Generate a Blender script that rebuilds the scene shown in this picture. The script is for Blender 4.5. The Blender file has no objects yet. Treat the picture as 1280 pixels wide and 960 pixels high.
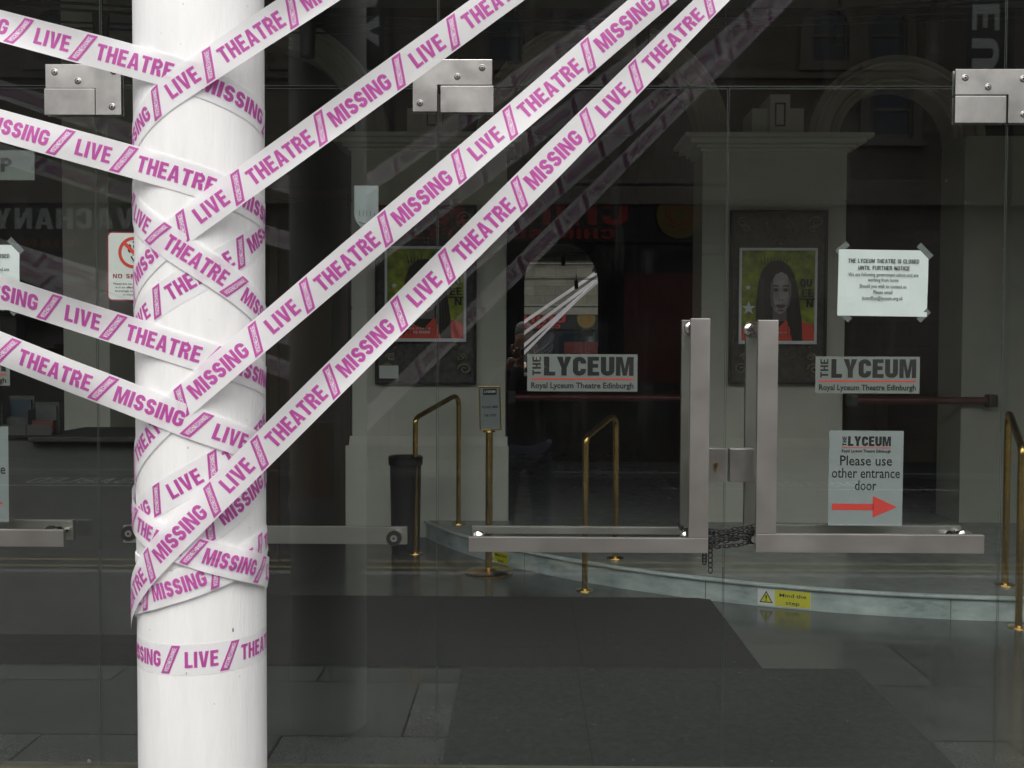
import bpy, bmesh, math, random
from mathutils import Vector, Matrix, Euler, noise
from mathutils.geometry import tessellate_polygon
R_ = math.radians
sc = bpy.context.scene
COL = sc.collection
random.seed(7)

# ------------------------------------------------------------------ camera, sky, sun, exposure
cam_d = bpy.data.cameras.new('camera'); cam = bpy.data.objects.new('camera', cam_d); COL.objects.link(cam)
sc.camera = cam
cam_d.sensor_width = 36; cam_d.lens = 36; cam_d.clip_start = .05; cam_d.clip_end = 800
EYE = 1.6
ROT = (Matrix.Rotation(R_(.67), 3, 'Z') @ Matrix.Rotation(R_(90-1.8), 3, 'X') @ Matrix.Rotation(R_(.22), 3, 'Z'))
cam.matrix_world = Matrix.Translation((0, 0, EYE)) @ ROT.to_4x4()

W = bpy.data.worlds.new("World"); sc.world = W; W.use_nodes = True
wn = W.node_tree
sky = wn.nodes.new('ShaderNodeTexSky'); sky.sky_type = 'NISHITA'; sky.sun_disc = False
sky.sun_elevation = R_(62); sky.sun_rotation = R_(180); sky.dust_density = 5; sky.air_density = 1.0; sky.ozone_density = .8
hs = wn.nodes.new('ShaderNodeHueSaturation'); hs.inputs['Saturation'].default_value = .28
wn.links.new(sky.outputs[0], hs.inputs['Color'])
wn.links.new(hs.outputs[0], wn.nodes['Background'].inputs[0])
wn.nodes['Background'].inputs[1].default_value = .15
sd = bpy.data.lights.new('sun', 'SUN'); sd.energy = 1.0; sd.angle = R_(115); sd.color = (1, .97, .92)
so = bpy.data.objects.new('sun', sd); COL.objects.link(so)
_az = R_(180); _el = R_(62)
_d = Vector((math.sin(_az)*math.cos(_el), math.cos(_az)*math.cos(_el), math.sin(_el)))
so.rotation_euler = _d.to_track_quat('Z', 'Y').to_euler()
sc.view_settings.view_transform = 'Standard'; sc.view_settings.look = 'None'
sc.view_settings.gamma = 1; sc.view_settings.use_curve_mapping = False
sc.view_settings.exposure = .97
sc.cycles.max_bounces = 12; sc.cycles.transparent_max_bounces = 24; sc.cycles.glossy_bounces = 6
sc.cycles.use_denoising = True
sc.cycles.caustics_reflective = False; sc.cycles.caustics_refractive = False

# ------------------------------------------------------------------ measuring: where a sight line meets a plane or the column
def ray(px, py):
    return (ROT @ Vector(((px-640)/1280, -(py-480)/1280, -1))).normalized()
def P(px, py, Y):
    d = ray(px, py); return Vector((0, 0, EYE)) + d*(Y/d.y)
def PZ(px, py, z):
    d = ray(px, py); return Vector((0, 0, EYE)) + d*((z-EYE)/d.z)

# ------------------------------------------------------------------ materials
def node(nt, t, **kw):
    n = nt.nodes.new(t)
    for k, v in kw.items(): setattr(n, k, v)
    return n
def M(name, col, rough=.5, metal=0, var=0, vscale=8, bump=0, bscale=60, spec=None, stretch=None, col2=None, coord='Object', detail=5):
    m = bpy.data.materials.new(name); m.use_nodes = True; nt = m.node_tree
    b = nt.nodes['Principled BSDF']
    b.inputs['Base Color'].default_value = (*col, 1); b.inputs['Roughness'].default_value = rough; b.inputs['Metallic'].default_value = metal
    if spec is not None: b.inputs['Specular IOR Level'].default_value = spec
    if var or bump:
        tc = node(nt, 'ShaderNodeTexCoord'); mp = node(nt, 'ShaderNodeMapping')
        nt.links.new(tc.outputs[coord], mp.inputs[0])
        if stretch: mp.inputs['Scale'].default_value = stretch
        if var:
            n1 = node(nt, 'ShaderNodeTexNoise'); n1.inputs['Scale'].default_value = vscale; n1.inputs['Detail'].default_value = detail
            n1.inputs['Roughness'].default_value = .65
            nt.links.new(mp.outputs[0], n1.inputs['Vector'])
            cr = node(nt, 'ShaderNodeValToRGB'); cr.color_ramp.elements[0].position = .3; cr.color_ramp.elements[1].position = .7
            lo = col2 or tuple(c*(1-var) for c in col); hi = col if col2 else tuple(min(1, c*(1+var)) for c in col)
            cr.color_ramp.elements[0].color = (*lo, 1); cr.color_ramp.elements[1].color = (*hi, 1)
            nt.links.new(n1.outputs[0], cr.inputs[0]); nt.links.new(cr.outputs[0], b.inputs['Base Color'])
            if metal or rough < .6:
                mr = node(nt, 'ShaderNodeMapRange'); mr.inputs[3].default_value = max(.02, rough-.1); mr.inputs[4].default_value = rough+.12
                nt.links.new(n1.outputs[0], mr.inputs[0]); nt.links.new(mr.outputs[0], b.inputs['Roughness'])
        if bump:
            n2 = node(nt, 'ShaderNodeTexNoise'); n2.inputs['Scale'].default_value = bscale; n2.inputs['Detail'].default_value = 4
            nt.links.new(mp.outputs[0], n2.inputs['Vector'])
            bp = node(nt, 'ShaderNodeBump'); bp.inputs['Strength'].default_value = bump; bp.inputs['Distance'].default_value = .004
            nt.links.new(n2.outputs[0], bp.inputs['Height']); nt.links.new(bp.outputs[0], b.inputs['Normal'])
    return m
def tiles(name, col, w, h, joint=.006, var=.25, rough=.5, mortar=(.02, .02, .02), offset=.5, bump=.3, speck=0, spec=.5, vertical=False, grain=90):
    m = bpy.data.materials.new(name); m.use_nodes = True; nt = m.node_tree; b = nt.nodes['Principled BSDF']
    tc = node(nt, 'ShaderNodeTexCoord'); mp = node(nt, 'ShaderNodeMapping'); nt.links.new(tc.outputs['Object'], mp.inputs[0])
    if vertical: mp.inputs['Rotation'].default_value = (R_(90), 0, 0)
    br = node(nt, 'ShaderNodeTexBrick'); br.offset = offset; br.inputs['Scale'].default_value = 1
    br.inputs['Brick Width'].default_value = w; br.inputs['Row Height'].default_value = h; br.inputs['Mortar Size'].default_value = joint
    br.inputs['Color1'].default_value = (*[c*(1-var) for c in col], 1); br.inputs['Color2'].default_value = (*[c*(1+var) for c in col], 1)
    br.inputs['Mortar'].default_value = (*mortar, 1)
    nt.links.new(mp.outputs[0], br.inputs['Vector'])
    n1 = node(nt, 'ShaderNodeTexNoise'); n1.inputs['Scale'].default_value = 3; n1.inputs['Detail'].default_value = 8; n1.inputs['Roughness'].default_value = .7
    nt.links.new(mp.outputs[0], n1.inputs['Vector'])
    n2 = node(nt, 'ShaderNodeTexNoise'); n2.inputs['Scale'].default_value = grain; n2.inputs['Detail'].default_value = 3
    nt.links.new(mp.outputs[0], n2.inputs['Vector'])
    ad = node(nt, 'ShaderNodeMath', operation='ADD'); nt.links.new(n1.outputs[0], ad.inputs[0]); nt.links.new(n2.outputs[0], ad.inputs[1])
    mr = node(nt, 'ShaderNodeMapRange'); mr.inputs[1].default_value = .6; mr.inputs[2].default_value = 1.4; mr.inputs[3].default_value = .62; mr.inputs[4].default_value = 1.38
    nt.links.new(ad.outputs[0], mr.inputs[0])
    mx = node(nt, 'ShaderNodeMix', data_type='RGBA', blend_type='MULTIPLY'); mx.inputs[0].default_value = 1
    nt.links.new(br.outputs[0], mx.inputs[6]); nt.links.new(mr.outputs[0], mx.inputs[7]); nt.links.new(mx.outputs[2], b.inputs['Base Color'])
    m2 = node(nt, 'ShaderNodeMapRange'); m2.inputs[3].default_value = max(.03, rough-.12); m2.inputs[4].default_value = rough+.15
    nt.links.new(n1.outputs[0], m2.inputs[0]); nt.links.new(m2.outputs[0], b.inputs['Roughness'])
    b.inputs['Specular IOR Level'].default_value = spec
    if bump:
        bp = node(nt, 'ShaderNodeBump'); bp.inputs['Strength'].default_value = bump; bp.inputs['Distance'].default_value = .004
        nt.links.new(mr.outputs[0], bp.inputs['Height']); nt.links.new(bp.outputs[0], b.inputs['Normal'])
    return m

def glass_mat(name, tint=(.955, .975, .96), f0=.043, dust=.0028):
    m = bpy.data.materials.new(name); m.use_nodes = True; nt = m.node_tree; nt.nodes.clear()
    out = node(nt, 'ShaderNodeOutputMaterial')
    g = node(nt, 'ShaderNodeNewGeometry')
    dt = node(nt, 'ShaderNodeVectorMath', operation='DOT_PRODUCT'); nt.links.new(g.outputs['Incoming'], dt.inputs[0]); nt.links.new(g.outputs['Normal'], dt.inputs[1])
    ab = node(nt, 'ShaderNodeMath', operation='ABSOLUTE'); nt.links.new(dt.outputs['Value'], ab.inputs[0])
    sb = node(nt, 'ShaderNodeMath', operation='SUBTRACT'); sb.inputs[0].default_value = 1; nt.links.new(ab.outputs[0], sb.inputs[1])
    pw = node(nt, 'ShaderNodeMath', operation='POWER'); pw.inputs[1].default_value = 5; nt.links.new(sb.outputs[0], pw.inputs[0])
    ma = node(nt, 'ShaderNodeMath', operation='MULTIPLY_ADD'); ma.inputs[1].default_value = 1-f0; ma.inputs[2].default_value = f0; nt.links.new(pw.outputs[0], ma.inputs[0])
    tr = node(nt, 'ShaderNodeBsdfTransparent'); tr.inputs[0].default_value = (*tint, 1)
    gl = node(nt, 'ShaderNodeBsdfGlossy'); gl.inputs['Roughness'].default_value = 0; gl.inputs[0].default_value = (1, 1, 1, 1)
    mx = node(nt, 'ShaderNodeMixShader'); nt.links.new(ma.outputs[0], mx.inputs[0]); nt.links.new(tr.outputs[0], mx.inputs[1]); nt.links.new(gl.outputs[0], mx.inputs[2])
    # a film of street dust on the pane
    df = node(nt, 'ShaderNodeBsdfDiffuse'); df.inputs[0].default_value = (.6, .6, .58, 1)
    tc = node(nt, 'ShaderNodeTexCoord'); nz = node(nt, 'ShaderNodeTexNoise'); nz.inputs['Scale'].default_value = 2.2; nz.inputs['Detail'].default_value = 8
    nt.links.new(tc.outputs['Object'], nz.inputs['Vector'])
    mr = node(nt, 'ShaderNodeMapRange'); mr.inputs[1].default_value = .35; mr.inputs[2].default_value = .75; mr.inputs[3].default_value = dust*.2; mr.inputs[4].default_value = dust*2
    nt.links.new(nz.outputs[0], mr.inputs[0])
    mpp = node(nt, 'ShaderNodeMapping'); mpp.inputs['Scale'].default_value = (9, 9, 1.1); mpp.inputs['Rotation'].default_value = (0, R_(18), 0); nt.links.new(tc.outputs['Object'], mpp.inputs[0])
    n3 = node(nt, 'ShaderNodeTexNoise'); n3.inputs['Scale'].default_value = 1.6; n3.inputs['Detail'].default_value = 10; n3.inputs['Roughness'].default_value = .7; nt.links.new(mpp.outputs[0], n3.inputs['Vector'])
    m3 = node(nt, 'ShaderNodeMapRange'); m3.inputs[1].default_value = .56; m3.inputs[2].default_value = .80; m3.inputs[3].default_value = 0; m3.inputs[4].default_value = dust*4; nt.links.new(n3.outputs[0], m3.inputs[0])
    ad_ = node(nt, 'ShaderNodeMath', operation='ADD'); nt.links.new(mr.outputs[0], ad_.inputs[0]); nt.links.new(m3.outputs[0], ad_.inputs[1]); mr = ad_
    m2 = node(nt, 'ShaderNodeMixShader'); nt.links.new(mr.outputs[0], m2.inputs[0]); nt.links.new(mx.outputs[0], m2.inputs[1]); nt.links.new(df.outputs[0], m2.inputs[2])
    nt.links.new(m2.outputs[0], out.inputs[0])
    return m

def tape_mat():
    m = M('tape_plastic', (.93, .93, .935), .27, bump=.4, bscale=20)
    nt = m.node_tree; b = nt.nodes['Principled BSDF']; out = [n for n in nt.nodes if n.type == 'OUTPUT_MATERIAL'][0]
    tl = node(nt, 'ShaderNodeBsdfTranslucent'); tl.inputs[0].default_value = (.9, .9, .91, 1)
    tp = node(nt, 'ShaderNodeBsdfTransparent')
    m1 = node(nt, 'ShaderNodeMixShader'); m1.inputs[0].default_value = .36
    nt.links.new(b.outputs[0], m1.inputs[1]); nt.links.new(tl.outputs[0], m1.inputs[2])
    m2 = node(nt, 'ShaderNodeMixShader'); m2.inputs[0].default_value = .07
    nt.links.new(m1.outputs[0], m2.inputs[1]); nt.links.new(tp.outputs[0], m2.inputs[2]); nt.links.new(m2.outputs[0], out.inputs[0])
    return m

def ink_mat():
    m = M('magenta_ink', (.53, .085, .385), .4, var=.1, vscale=40); nt = m.node_tree; b = nt.nodes['Principled BSDF']; out = [n for n in nt.nodes if n.type == 'OUTPUT_MATERIAL'][0]
    tl = node(nt, 'ShaderNodeBsdfTranslucent'); tl.inputs[0].default_value = (.8, .35, .68, 1)
    mx = node(nt, 'ShaderNodeMixShader'); mx.inputs[0].default_value = .42; nt.links.new(b.outputs[0], mx.inputs[1]); nt.links.new(tl.outputs[0], mx.inputs[2]); nt.links.new(mx.outputs[0], out.inputs[0]); return m

MT = dict(
    tape=tape_mat(), magenta=ink_mat(), tapewhite=M('white_print', (.85, .82, .85), .4),
    column=M('white_paint', (.80, .80, .79), .38, var=.045, vscale=6, bump=.3, bscale=30, stretch=(5, 5, .7), detail=9),
    glass=glass_mat('clear_glass'), steel=M('brushed_steel', (.46, .45, .425), .34, 1, var=.16, vscale=7, detail=4),
    steelh=M('brushed_steel_bar', (.41, .395, .37), .46, 1, var=.05, vscale=5, detail=3),
    chrome=M('polished_steel', (.75, .74, .72), .12, 1), dark=M('dark_metal', (.02, .02, .02), .4), black=M('black_paint', (.012, .012, .012), .45),
    seam=M('silicone_seam', (.10, .11, .10), .5), brass=M('polished_brass', (.60, .40, .13), .22, 1, var=.2, vscale=12),
    cream=M('cream_paint', (.59, .58, .51), .75, var=.07, vscale=2.5, bump=.15, bscale=40), cream2=M('cream_trim', (.62, .61, .54), .7),
    brown=M('dark_brown_wall', (.045, .036, .030), .6, var=.25, vscale=3), redbrown=M('dark_red_wall', (.075, .030, .024), .7, var=.3, vscale=4),
    darkwall=M('dark_grey_wall', (.05, .05, .048), .7, var=.2, vscale=3), ceil=M('pale_ceiling', (.36, .36, .34), .9),
    ifloor=tiles('slate_floor_tiles', (.055, .058, .056), 1.0, .7, .006, .2, .14, (.014, .014, .014), .5, .04),
    mat_d=M('black_rubber_mat', (.0075, .0076, .0072), .85, var=.5, vscale=22, bump=.8, bscale=300), mat_g=M('grey_coir_mat', (.017, .0185, .0172), .95, var=.5, vscale=30, bump=1, bscale=300, detail=12),
    marble=M('white_marble', (.58, .645, .64), .3, var=.5, vscale=4, col2=(.27, .33, .33), detail=12, stretch=(1, 1, 2.5)), marbletop=M('marble_top', (.23, .245, .235), .22, var=.16, vscale=6, detail=8),
    pave=tiles('pavement_flags', (.062, .064, .062), .9, .6, .008, .14, .8, (.05, .05, .045), .5, .4),
    asphalt=M('asphalt', (.034, .034, .034), .85, var=.3, vscale=120, bump=.7, bscale=200), kerb=M('granite_kerb', (.22, .22, .21), .8, var=.25, vscale=60, bump=.3),
    yellow=M('yellow_line_paint', (.27, .215, .075), .7, var=.2, vscale=30), white=M('white_road_paint', (.72, .72, .70), .7, var=.1, vscale=30),
    stone=tiles('sandstone_ashlar', (.225, .195, .15), .75, .34, .006, .16, .85, (.10, .09, .075), .5, .5, vertical=True, grain=30), stonetrim=M('carved_sandstone', (.25, .22, .175), .8, var=.2, vscale=4, bump=.4, bscale=25),
    roofs=M('slate_roof', (.06, .065, .075), .7, var=.2), wpaint=M('white_joinery', (.75, .75, .72), .5), wglass=M('window_glass', (.02, .025, .03), .06, spec=.8),
    shopdark=M('black_shopfront', (.015, .014, .014), .35), signred=M('red_sign_letters', (.42, .035, .02), .45), signgold=M('gold_disc', (.19, .15, .035), .4, .3), signwhite=M('pale_sign_letters', (.7, .72, .68), .5),
    signorange=M('orange_sign_letters', (.26, .085, .03), .5), redpaint=M('red_gloss_paint', (.085, .010, .010), .4),
    paper=M('white_paper', (.78, .83, .84), .8, var=.03, vscale=6), vinyl=M('grey_frosted_vinyl', (.19, .205, .195), .6, var=.04, vscale=6), signpale=M('pale_sign_card', (.25, .28, .285), .6, var=.04),
    ink=M('black_ink', (.012, .012, .014), .5), inkgrey=M('grey_ink', (.07, .075, .08), .6), inkred=M('red_ink', (.62, .05, .04), .5), inkmaroon=M('maroon_ink', (.30, .02, .05), .5),
    stape=M('frosted_sticky_tape', (.16, .18, .18), .4), hazard=M('hazard_yellow', (.66, .62, .02), .5), plate=M('white_plastic', (.72, .74, .72), .4),
    mirror=M('mirror_glass', (.93, .94, .94), .0, 1), wood=M('dark_wood', (.06, .035, .02), .35, var=.3, vscale=10, stretch=(1, 1, .1)),
    board=M('carved_dark_board', (.075, .068, .058), .55, var=.5, vscale=26, bump=.6, bscale=50), boardorn=M('dull_gilt', (.26, .23, .17), .45, .2), silver=M('silver_frame', (.86, .89, .93), .5),
    pgreen=M('poster_green', (.30, .35, .03), .5, var=.8, vscale=7, detail=9), phair=M('poster_dark_brown', (.02, .013, .011), .5), pskin=M('poster_skin', (.50, .43, .45), .5, var=.28, vscale=16), pskin2=M('poster_skin_shade', (.22, .175, .185), .5), plip=M('poster_lips', (.21, .12, .13), .5), pred=M('poster_red', (.90, .10, .06), .5),
    skin=M('skin', (.50, .30, .22), .5), hair=M('white_hair', (.62, .60, .56), .7, var=.2, vscale=60), jacket=M('dark_jacket', (.035, .037, .042), .8, var=.2, vscale=20), jeans=M('faded_jeans', (.07, .085, .12), .85, var=.25, vscale=25), shoe=M('pale_shoe_leather', (.26, .27, .26), .6),
    banner=M('dark_banner', (.03, .034, .036), .7), leaf_r=M('red_leaflets', (.10, .03, .026), .5, var=.3, vscale=20), leaf_g=M('grey_leaflets', (.05, .056, .056), .5, var=.3, vscale=18), leaf_b=M('blue_leaflets', (.025, .035, .045), .5),
    archstone=M('painted_arch_stone', (.40, .37, .30), .8, var=.1, vscale=3), endw=M('dull_cream_wall', (.38, .38, .33), .8, var=.08, vscale=2), darkred=M('red_poster_print', (.12, .013, .011), .5), sillm=M('weathered_sill', (.12, .115, .085), .5, .4, var=.3, vscale=9), joint=M('mat_joint', (.003, .003, .003), .9), lint=M('lint', (.12, .12, .115), .9), pstrand=M('poster_hair_light', (.06, .04, .034), .5), chain=M('blackened_chain', (.008, .008, .008), .7), chip=M('worn_primer', (.34, .34, .34), .7), rubber=M('rubber', (.02, .02, .02), .6), cable=M('black_cable', (.02, .02, .02), .6),
)

# ------------------------------------------------------------------ mesh builder
class MB:
    def __init__(s): s.v = []; s.f = []; s.m = []
    def face(s, pts, mi=0):
        n = len(s.v); s.v += [tuple(p) for p in pts]; s.f.append(tuple(range(n, n+len(pts)))); s.m.append(mi)
    def box(s, a, b, mi=0, bev=0, M4=None):
        bm = bmesh.new(); bmesh.ops.create_cube(bm, size=1)
        sz = [abs(b[i]-a[i]) for i in range(3)]; c = [(a[i]+b[i])/2 for i in range(3)]
        for v in bm.verts: v.co = Vector((v.co.x*sz[0], v.co.y*sz[1], v.co.z*sz[2]))
        if bev: bmesh.ops.bevel(bm, geom=bm.edges[:], offset=min(bev, min(sz)*.45), segments=2, affect='EDGES', profile=.7)
        T = Matrix.Translation(c)
        if M4 is not None: T = M4 @ T
        s.bm(bm, T, mi); bm.free()
    def bm(s, bm, T=None, mi=0):
        n = len(s.v); bm.verts.index_update()
        for v in bm.verts: s.v.append(tuple((T @ v.co) if T is not None else v.co))
        for f in bm.faces: s.f.append(tuple(n+v.index for v in f.verts)); s.m.append(mi)
    def cyl(s, a, b, r, r2=None, n=20, mi=0, cap=True):
        r2 = r if r2 is None else r2
        a, b = Vector(a), Vector(b); d = (b-a).normalized()
        x = d.orthogonal().normalized(); y = d.cross(x); k = len(s.v)
        for (p, q) in ((a, r), (b, r2)):
            for i in range(n):
                t = 2*math.pi*i/n; s.v.append(tuple(p + x*q*math.cos(t) + y*q*math.sin(t)))
        for i in range(n):
            j = (i+1) % n; s.f.append((k+i, k+j, k+n+j, k+n+i)); s.m.append(mi)
        if cap:
            s.f.append(tuple(k+i for i in reversed(range(n)))); s.m.append(mi)
            s.f.append(tuple(k+n+i for i in range(n))); s.m.append(mi)
    def lathe(s, prof, c, n=32, mi=0):
        k = len(s.v)
        for (r, z) in prof:
            for i in range(n):
                t = 2*math.pi*i/n; s.v.append((c[0]+r*math.cos(t), c[1]+r*math.sin(t), c[2]+z))
        for a in range(len(prof)-1):
            for i in range(n):
                j = (i+1) % n; s.f.append((k+a*n+i, k+a*n+j, k+a*n+n+j, k+a*n+n+i)); s.m.append(mi)
    def tube(s, pts, r, n=10, mi=0, closed=False):
        pts = [Vector(p) for p in pts]; k = len(s.v); N = len(pts); ref = None
        for i, p in enumerate(pts):
            if closed: d = (pts[(i+1) % N]-pts[i-1])
            else: d = (pts[min(i+1, N-1)]-pts[max(i-1, 0)])
            d.normalize()
            if ref is None: ref = d.orthogonal().normalized()
            x = (ref - d*ref.dot(d)).normalized(); ref = x; y = d.cross(x)
            for j in range(n):
                t = 2*math.pi*j/n; s.v.append(tuple(p + x*r*math.cos(t) + y*r*math.sin(t)))
        for i in range(N if closed else N-1):
            i2 = (i+1) % N
            for j in range(n):
                j2 = (j+1) % n; s.f.append((k+i*n+j, k+i*n+j2, k+i2*n+j2, k+i2*n+j)); s.m.append(mi)
        if not closed:
            s.f.append(tuple(k+j for j in reversed(range(n)))); s.m.append(mi)
            s.f.append(tuple(k+(N-1)*n+j for j in range(n))); s.m.append(mi)
    def prism(s, poly, f0, f1, mi=0):
        """poly: 2-D outline; f0/f1 map a 2-D point to the two caps"""
        n = len(poly); k = len(s.v)
        s.v += [tuple(f0(p)) for p in poly] + [tuple(f1(p)) for p in poly]
        for i in range(n):
            j = (i+1) % n; s.f.append((k+i, k+j, k+n+j, k+n+i)); s.m.append(mi)
        for t in tessellate_polygon([[Vector((p[0], p[1], 0)) for p in poly]]):
            s.f.append(tuple(k+i for i in t)); s.m.append(mi); s.f.append(tuple(k+n+i for i in reversed(t))); s.m.append(mi)
    def build(s, name, mats, parent=None, smooth=False):
        if not isinstance(mats, (list, tuple)): mats = [mats]
        me = bpy.data.meshes.new(name); me.from_pydata(s.v, [], s.f); me.update()
        for m in mats: me.materials.append(MT[m] if isinstance(m, str) else m)
        me.polygons.foreach_set('material_index', s.m)
        bm = bmesh.new(); bm.from_mesh(me); bmesh.ops.recalc_face_normals(bm, faces=bm.faces[:]); bm.to_mesh(me); bm.free()
        if smooth:
            me.polygons.foreach_set('use_smooth', [True]*len(me.polygons))
            try: me.set_sharp_from_angle(angle=R_(35))
            except Exception: pass
        o = bpy.data.objects.new(name, me); COL.objects.link(o)
        if parent is not None: o.parent = parent; o.matrix_parent_inverse = parent.matrix_world.inverted()
        return o
def tag(o, label, cat, group=None, kind='thing'):
    o['label'] = label; o['category'] = cat; o['kind'] = kind
    if group: o['group'] = group
    return o
def thing(name, label, cat, loc=(0, 0, 0), group=None):
    o = bpy.data.objects.new(name, None); COL.objects.link(o); o.location = loc; o.empty_display_size = .1
    o.matrix_world = Matrix.Translation(loc)
    return tag(o, label, cat, group)
def struct(o): o['kind'] = 'structure'; return o
def copy_thing(o, loc=None, label=None):
    c = o.copy(); COL.objects.link(c)
    if label: c['label'] = label
    if loc is not None: c.location = loc; 
    for ch in list(o.children):
        d = ch.copy(); COL.objects.link(d); d.parent = c
        for g in list(ch.children):
            e = g.copy(); COL.objects.link(e); e.parent = d
    return c

# ------------------------------------------------------------------ lettering (own bold capitals; plain text from the built-in face)
def _stroke(path, t):
    """quads of a mitred stroke"""
    n = len(path); L = []; Rr = []
    for i in range(n):
        p = Vector(path[i]); a = Vector(path[max(i-1, 0)]); b = Vector(path[min(i+1, n-1)])
        d1 = (p-a) if i > 0 else (b-p); d2 = (b-p) if i < n-1 else (p-a)
        d1.normalize(); d2.normalize(); d = (d1+d2).normalized(); nn = Vector((-d.y, d.x))
        k = t/2/max(.5, Vector((-d1.y, d1.x)).dot(nn)); L.append(p+nn*k); Rr.append(p-nn*k)
    return [[L[i], Rr[i], Rr[i+1], L[i+1]] for i in range(n-1)]
def _arc(cx, cy, rx, ry, a0, a1, n=7):
    return [(cx+rx*math.cos(R_(a0+(a1-a0)*i/n)), cy+ry*math.sin(R_(a0+(a1-a0)*i/n))) for i in range(n+1)]
def glyph(c, t):
    h = t/2; rc = lambda a, b, x, y: [(a, b), (x, b), (x, y), (a, y)]; tb = t*.86
    if c == 'I': return [rc(0, 0, t, 1)], t
    if c == 'L': w = .5; return [[(0, 0), (w, 0), (w, tb), (t, tb), (t, 1), (0, 1)]], w
    if c == 'T': w = .56; return [[(w/2-h, 0), (w/2+h, 0), (w/2+h, 1-tb), (w, 1-tb), (w, 1), (0, 1), (0, 1-tb), (w/2-h, 1-tb)]], w
    if c == 'H': w = .6; return [[(0, 0), (t, 0), (t, .5-tb/2), (w-t, .5-tb/2), (w-t, 0), (w, 0), (w, 1), (w-t, 1), (w-t, .5+tb/2), (t, .5+tb/2), (t, 1), (0, 1)]], w
    if c == 'E': w = .52; return [[(0, 0), (w, 0), (w, tb), (t, tb), (t, .5-tb/2+.02), (w*.9, .5-tb/2+.02), (w*.9, .5+tb/2+.02), (t, .5+tb/2+.02), (t, 1-tb), (w*.98, 1-tb), (w*.98, 1), (0, 1)]], w
    if c == 'F': w = .5; return [[(0, 0), (t, 0), (t, .5-tb/2), (w*.9, .5-tb/2), (w*.9, .5+tb/2), (t, .5+tb/2), (t, 1-tb), (w, 1-tb), (w, 1), (0, 1)]], w
    if c == 'N': w = .62; return [[(0, 0), (t*.9, 0), (t*.9, .62), (w-t, 0), (w, 0), (w, 1), (w-t*.9, 1), (w-t*.9, .38), (t, 1), (0, 1)]], w
    if c == 'M': w = .78; return [[(0, 0), (t*.85, 0), (t*.85, .66), (w/2-t*.36, 0), (w/2+t*.36, 0), (w-t*.85, .66), (w-t*.85, 0), (w, 0), (w, 1), (w-t*1.2, 1), (w/2, .36), (t*1.2, 1), (0, 1)]], w
    if c == 'V': w = .64; return [[(w/2-t*.55, 0), (w/2+t*.55, 0), (w, 1), (w-t*1.05, 1), (w/2, .28), (t*1.05, 1), (0, 1)]], w
    if c == 'Y': w = .64; return [[(w/2-h, 0), (w/2+h, 0), (w/2+h, .42), (w, 1), (w-t*1.12, 1), (w/2, .62), (t*1.12, 1), (0, 1), (w/2-h, .42)]], w
    if c == 'A':
        w = .66; e = t*1.02; ix = lambda y: e+(w/2-e)*y/.74
        return [[(0, 0), (e, 0), (w/2, .74), (w-e, 0), (w, 0), (w/2+t*.56, 1), (w/2-t*.56, 1)], [(ix(.19), .19), (w-ix(.19), .19), (w-ix(.19+tb*.85), .19+tb*.85), (ix(.19+tb*.85), .19+tb*.85)]], w
    if c == 'K': w = .62; return [rc(0, 0, t, 1), [(t+.004, .34), (t+.004, .56), (w-t*1.1, 1), (w, 1), (w*.60, .55), (w, 0), (w-t*1.15, 0), (w*.42, .46)]], w
    if c == 'C': w = .58; r = w/2-h; return _stroke([(w-h, .64)]+_arc(w/2, 1-h-r*.9, r, r*.9, 0, 180)+_arc(w/2, h+r*.9, r, r*.9, 180, 360)+[(w-h, .36)], t), w
    if c == 'G': w = .6; r = w/2-h; return _stroke([(w-h, .66)]+_arc(w/2, 1-h-r*.9, r, r*.9, 0, 180)+_arc(w/2, h+r*.9, r, r*.9, 180, 360)+[(w-h, .40)], t)+[rc(w*.5, .402, w, .54)], w
    if c in 'OQ':
        w = .62; r = w/2-h; p = _arc(w/2, 1-h-r*.9, r, r*.9, 0, 180)+_arc(w/2, h+r*.9, r, r*.9, 180, 360); g = _stroke(p+[p[0], p[1]], t)[:-1]
        return g+([[(w*.55, .02), (w*.75, -.14), (w, -.10), (w*.86, .05)]] if c == 'Q' else []), w
    if c == 'U': w = .6; r = w/2-h; return _stroke([(h, 1)]+_arc(w/2, h+r*.9, r, r*.9, 180, 360)+[(w-h, 1)], t), w
    if c == 'D': w = .6; r = .26; return [rc(0, 0, t, 1)]+_stroke([(t, 1-tb/2), (w-h-r, 1-tb/2)]+_arc(w-h-r, 1-tb/2-r, r, r, 90, 0, 5)+_arc(w-h-r, tb/2+r, r, r, 0, -90, 5)+[(t, tb/2)], tb), w
    if c in 'RPB':
        w = .6; y0 = .50; hh = (1-tb/2-y0)/2; cy = (1-tb/2+y0)/2; rr = min(hh, .2)
        g = [rc(0, 0, t, 1)]+_stroke([(t, 1-tb/2), (w-h-rr, 1-tb/2)]+_arc(w-h-rr, cy, rr, hh, 90, -90, 8)+[(t, y0)], tb)
        if c == 'R': g += [[(w-t*1.05, 0), (w, 0), (w-t*.35, y0-tb/2-.003), (w-t*1.45, y0-tb/2-.003)]]
        if c == 'B':
            y1 = tb/2; h2 = (y0-tb*1.05-y1)/2+.0; c2 = y1+h2
            g = [rc(0, 0, t, 1)]+_stroke([(t, 1-tb/2), (w-h-rr, 1-tb/2)]+_arc(w-h-rr, .765-tb/4, rr, .235-tb/4, 90, -90, 8)+[(t, .53)], tb*.9)
            g += _stroke([(t, .53-tb), (w-h-rr, .53-tb)]+_arc(w-h-rr, (.53-tb+tb/2)/2, rr, (.53-tb-tb/2)/2, 90, -90, 8)+[(t, tb/2)], tb*.9)
        return g, w
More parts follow.
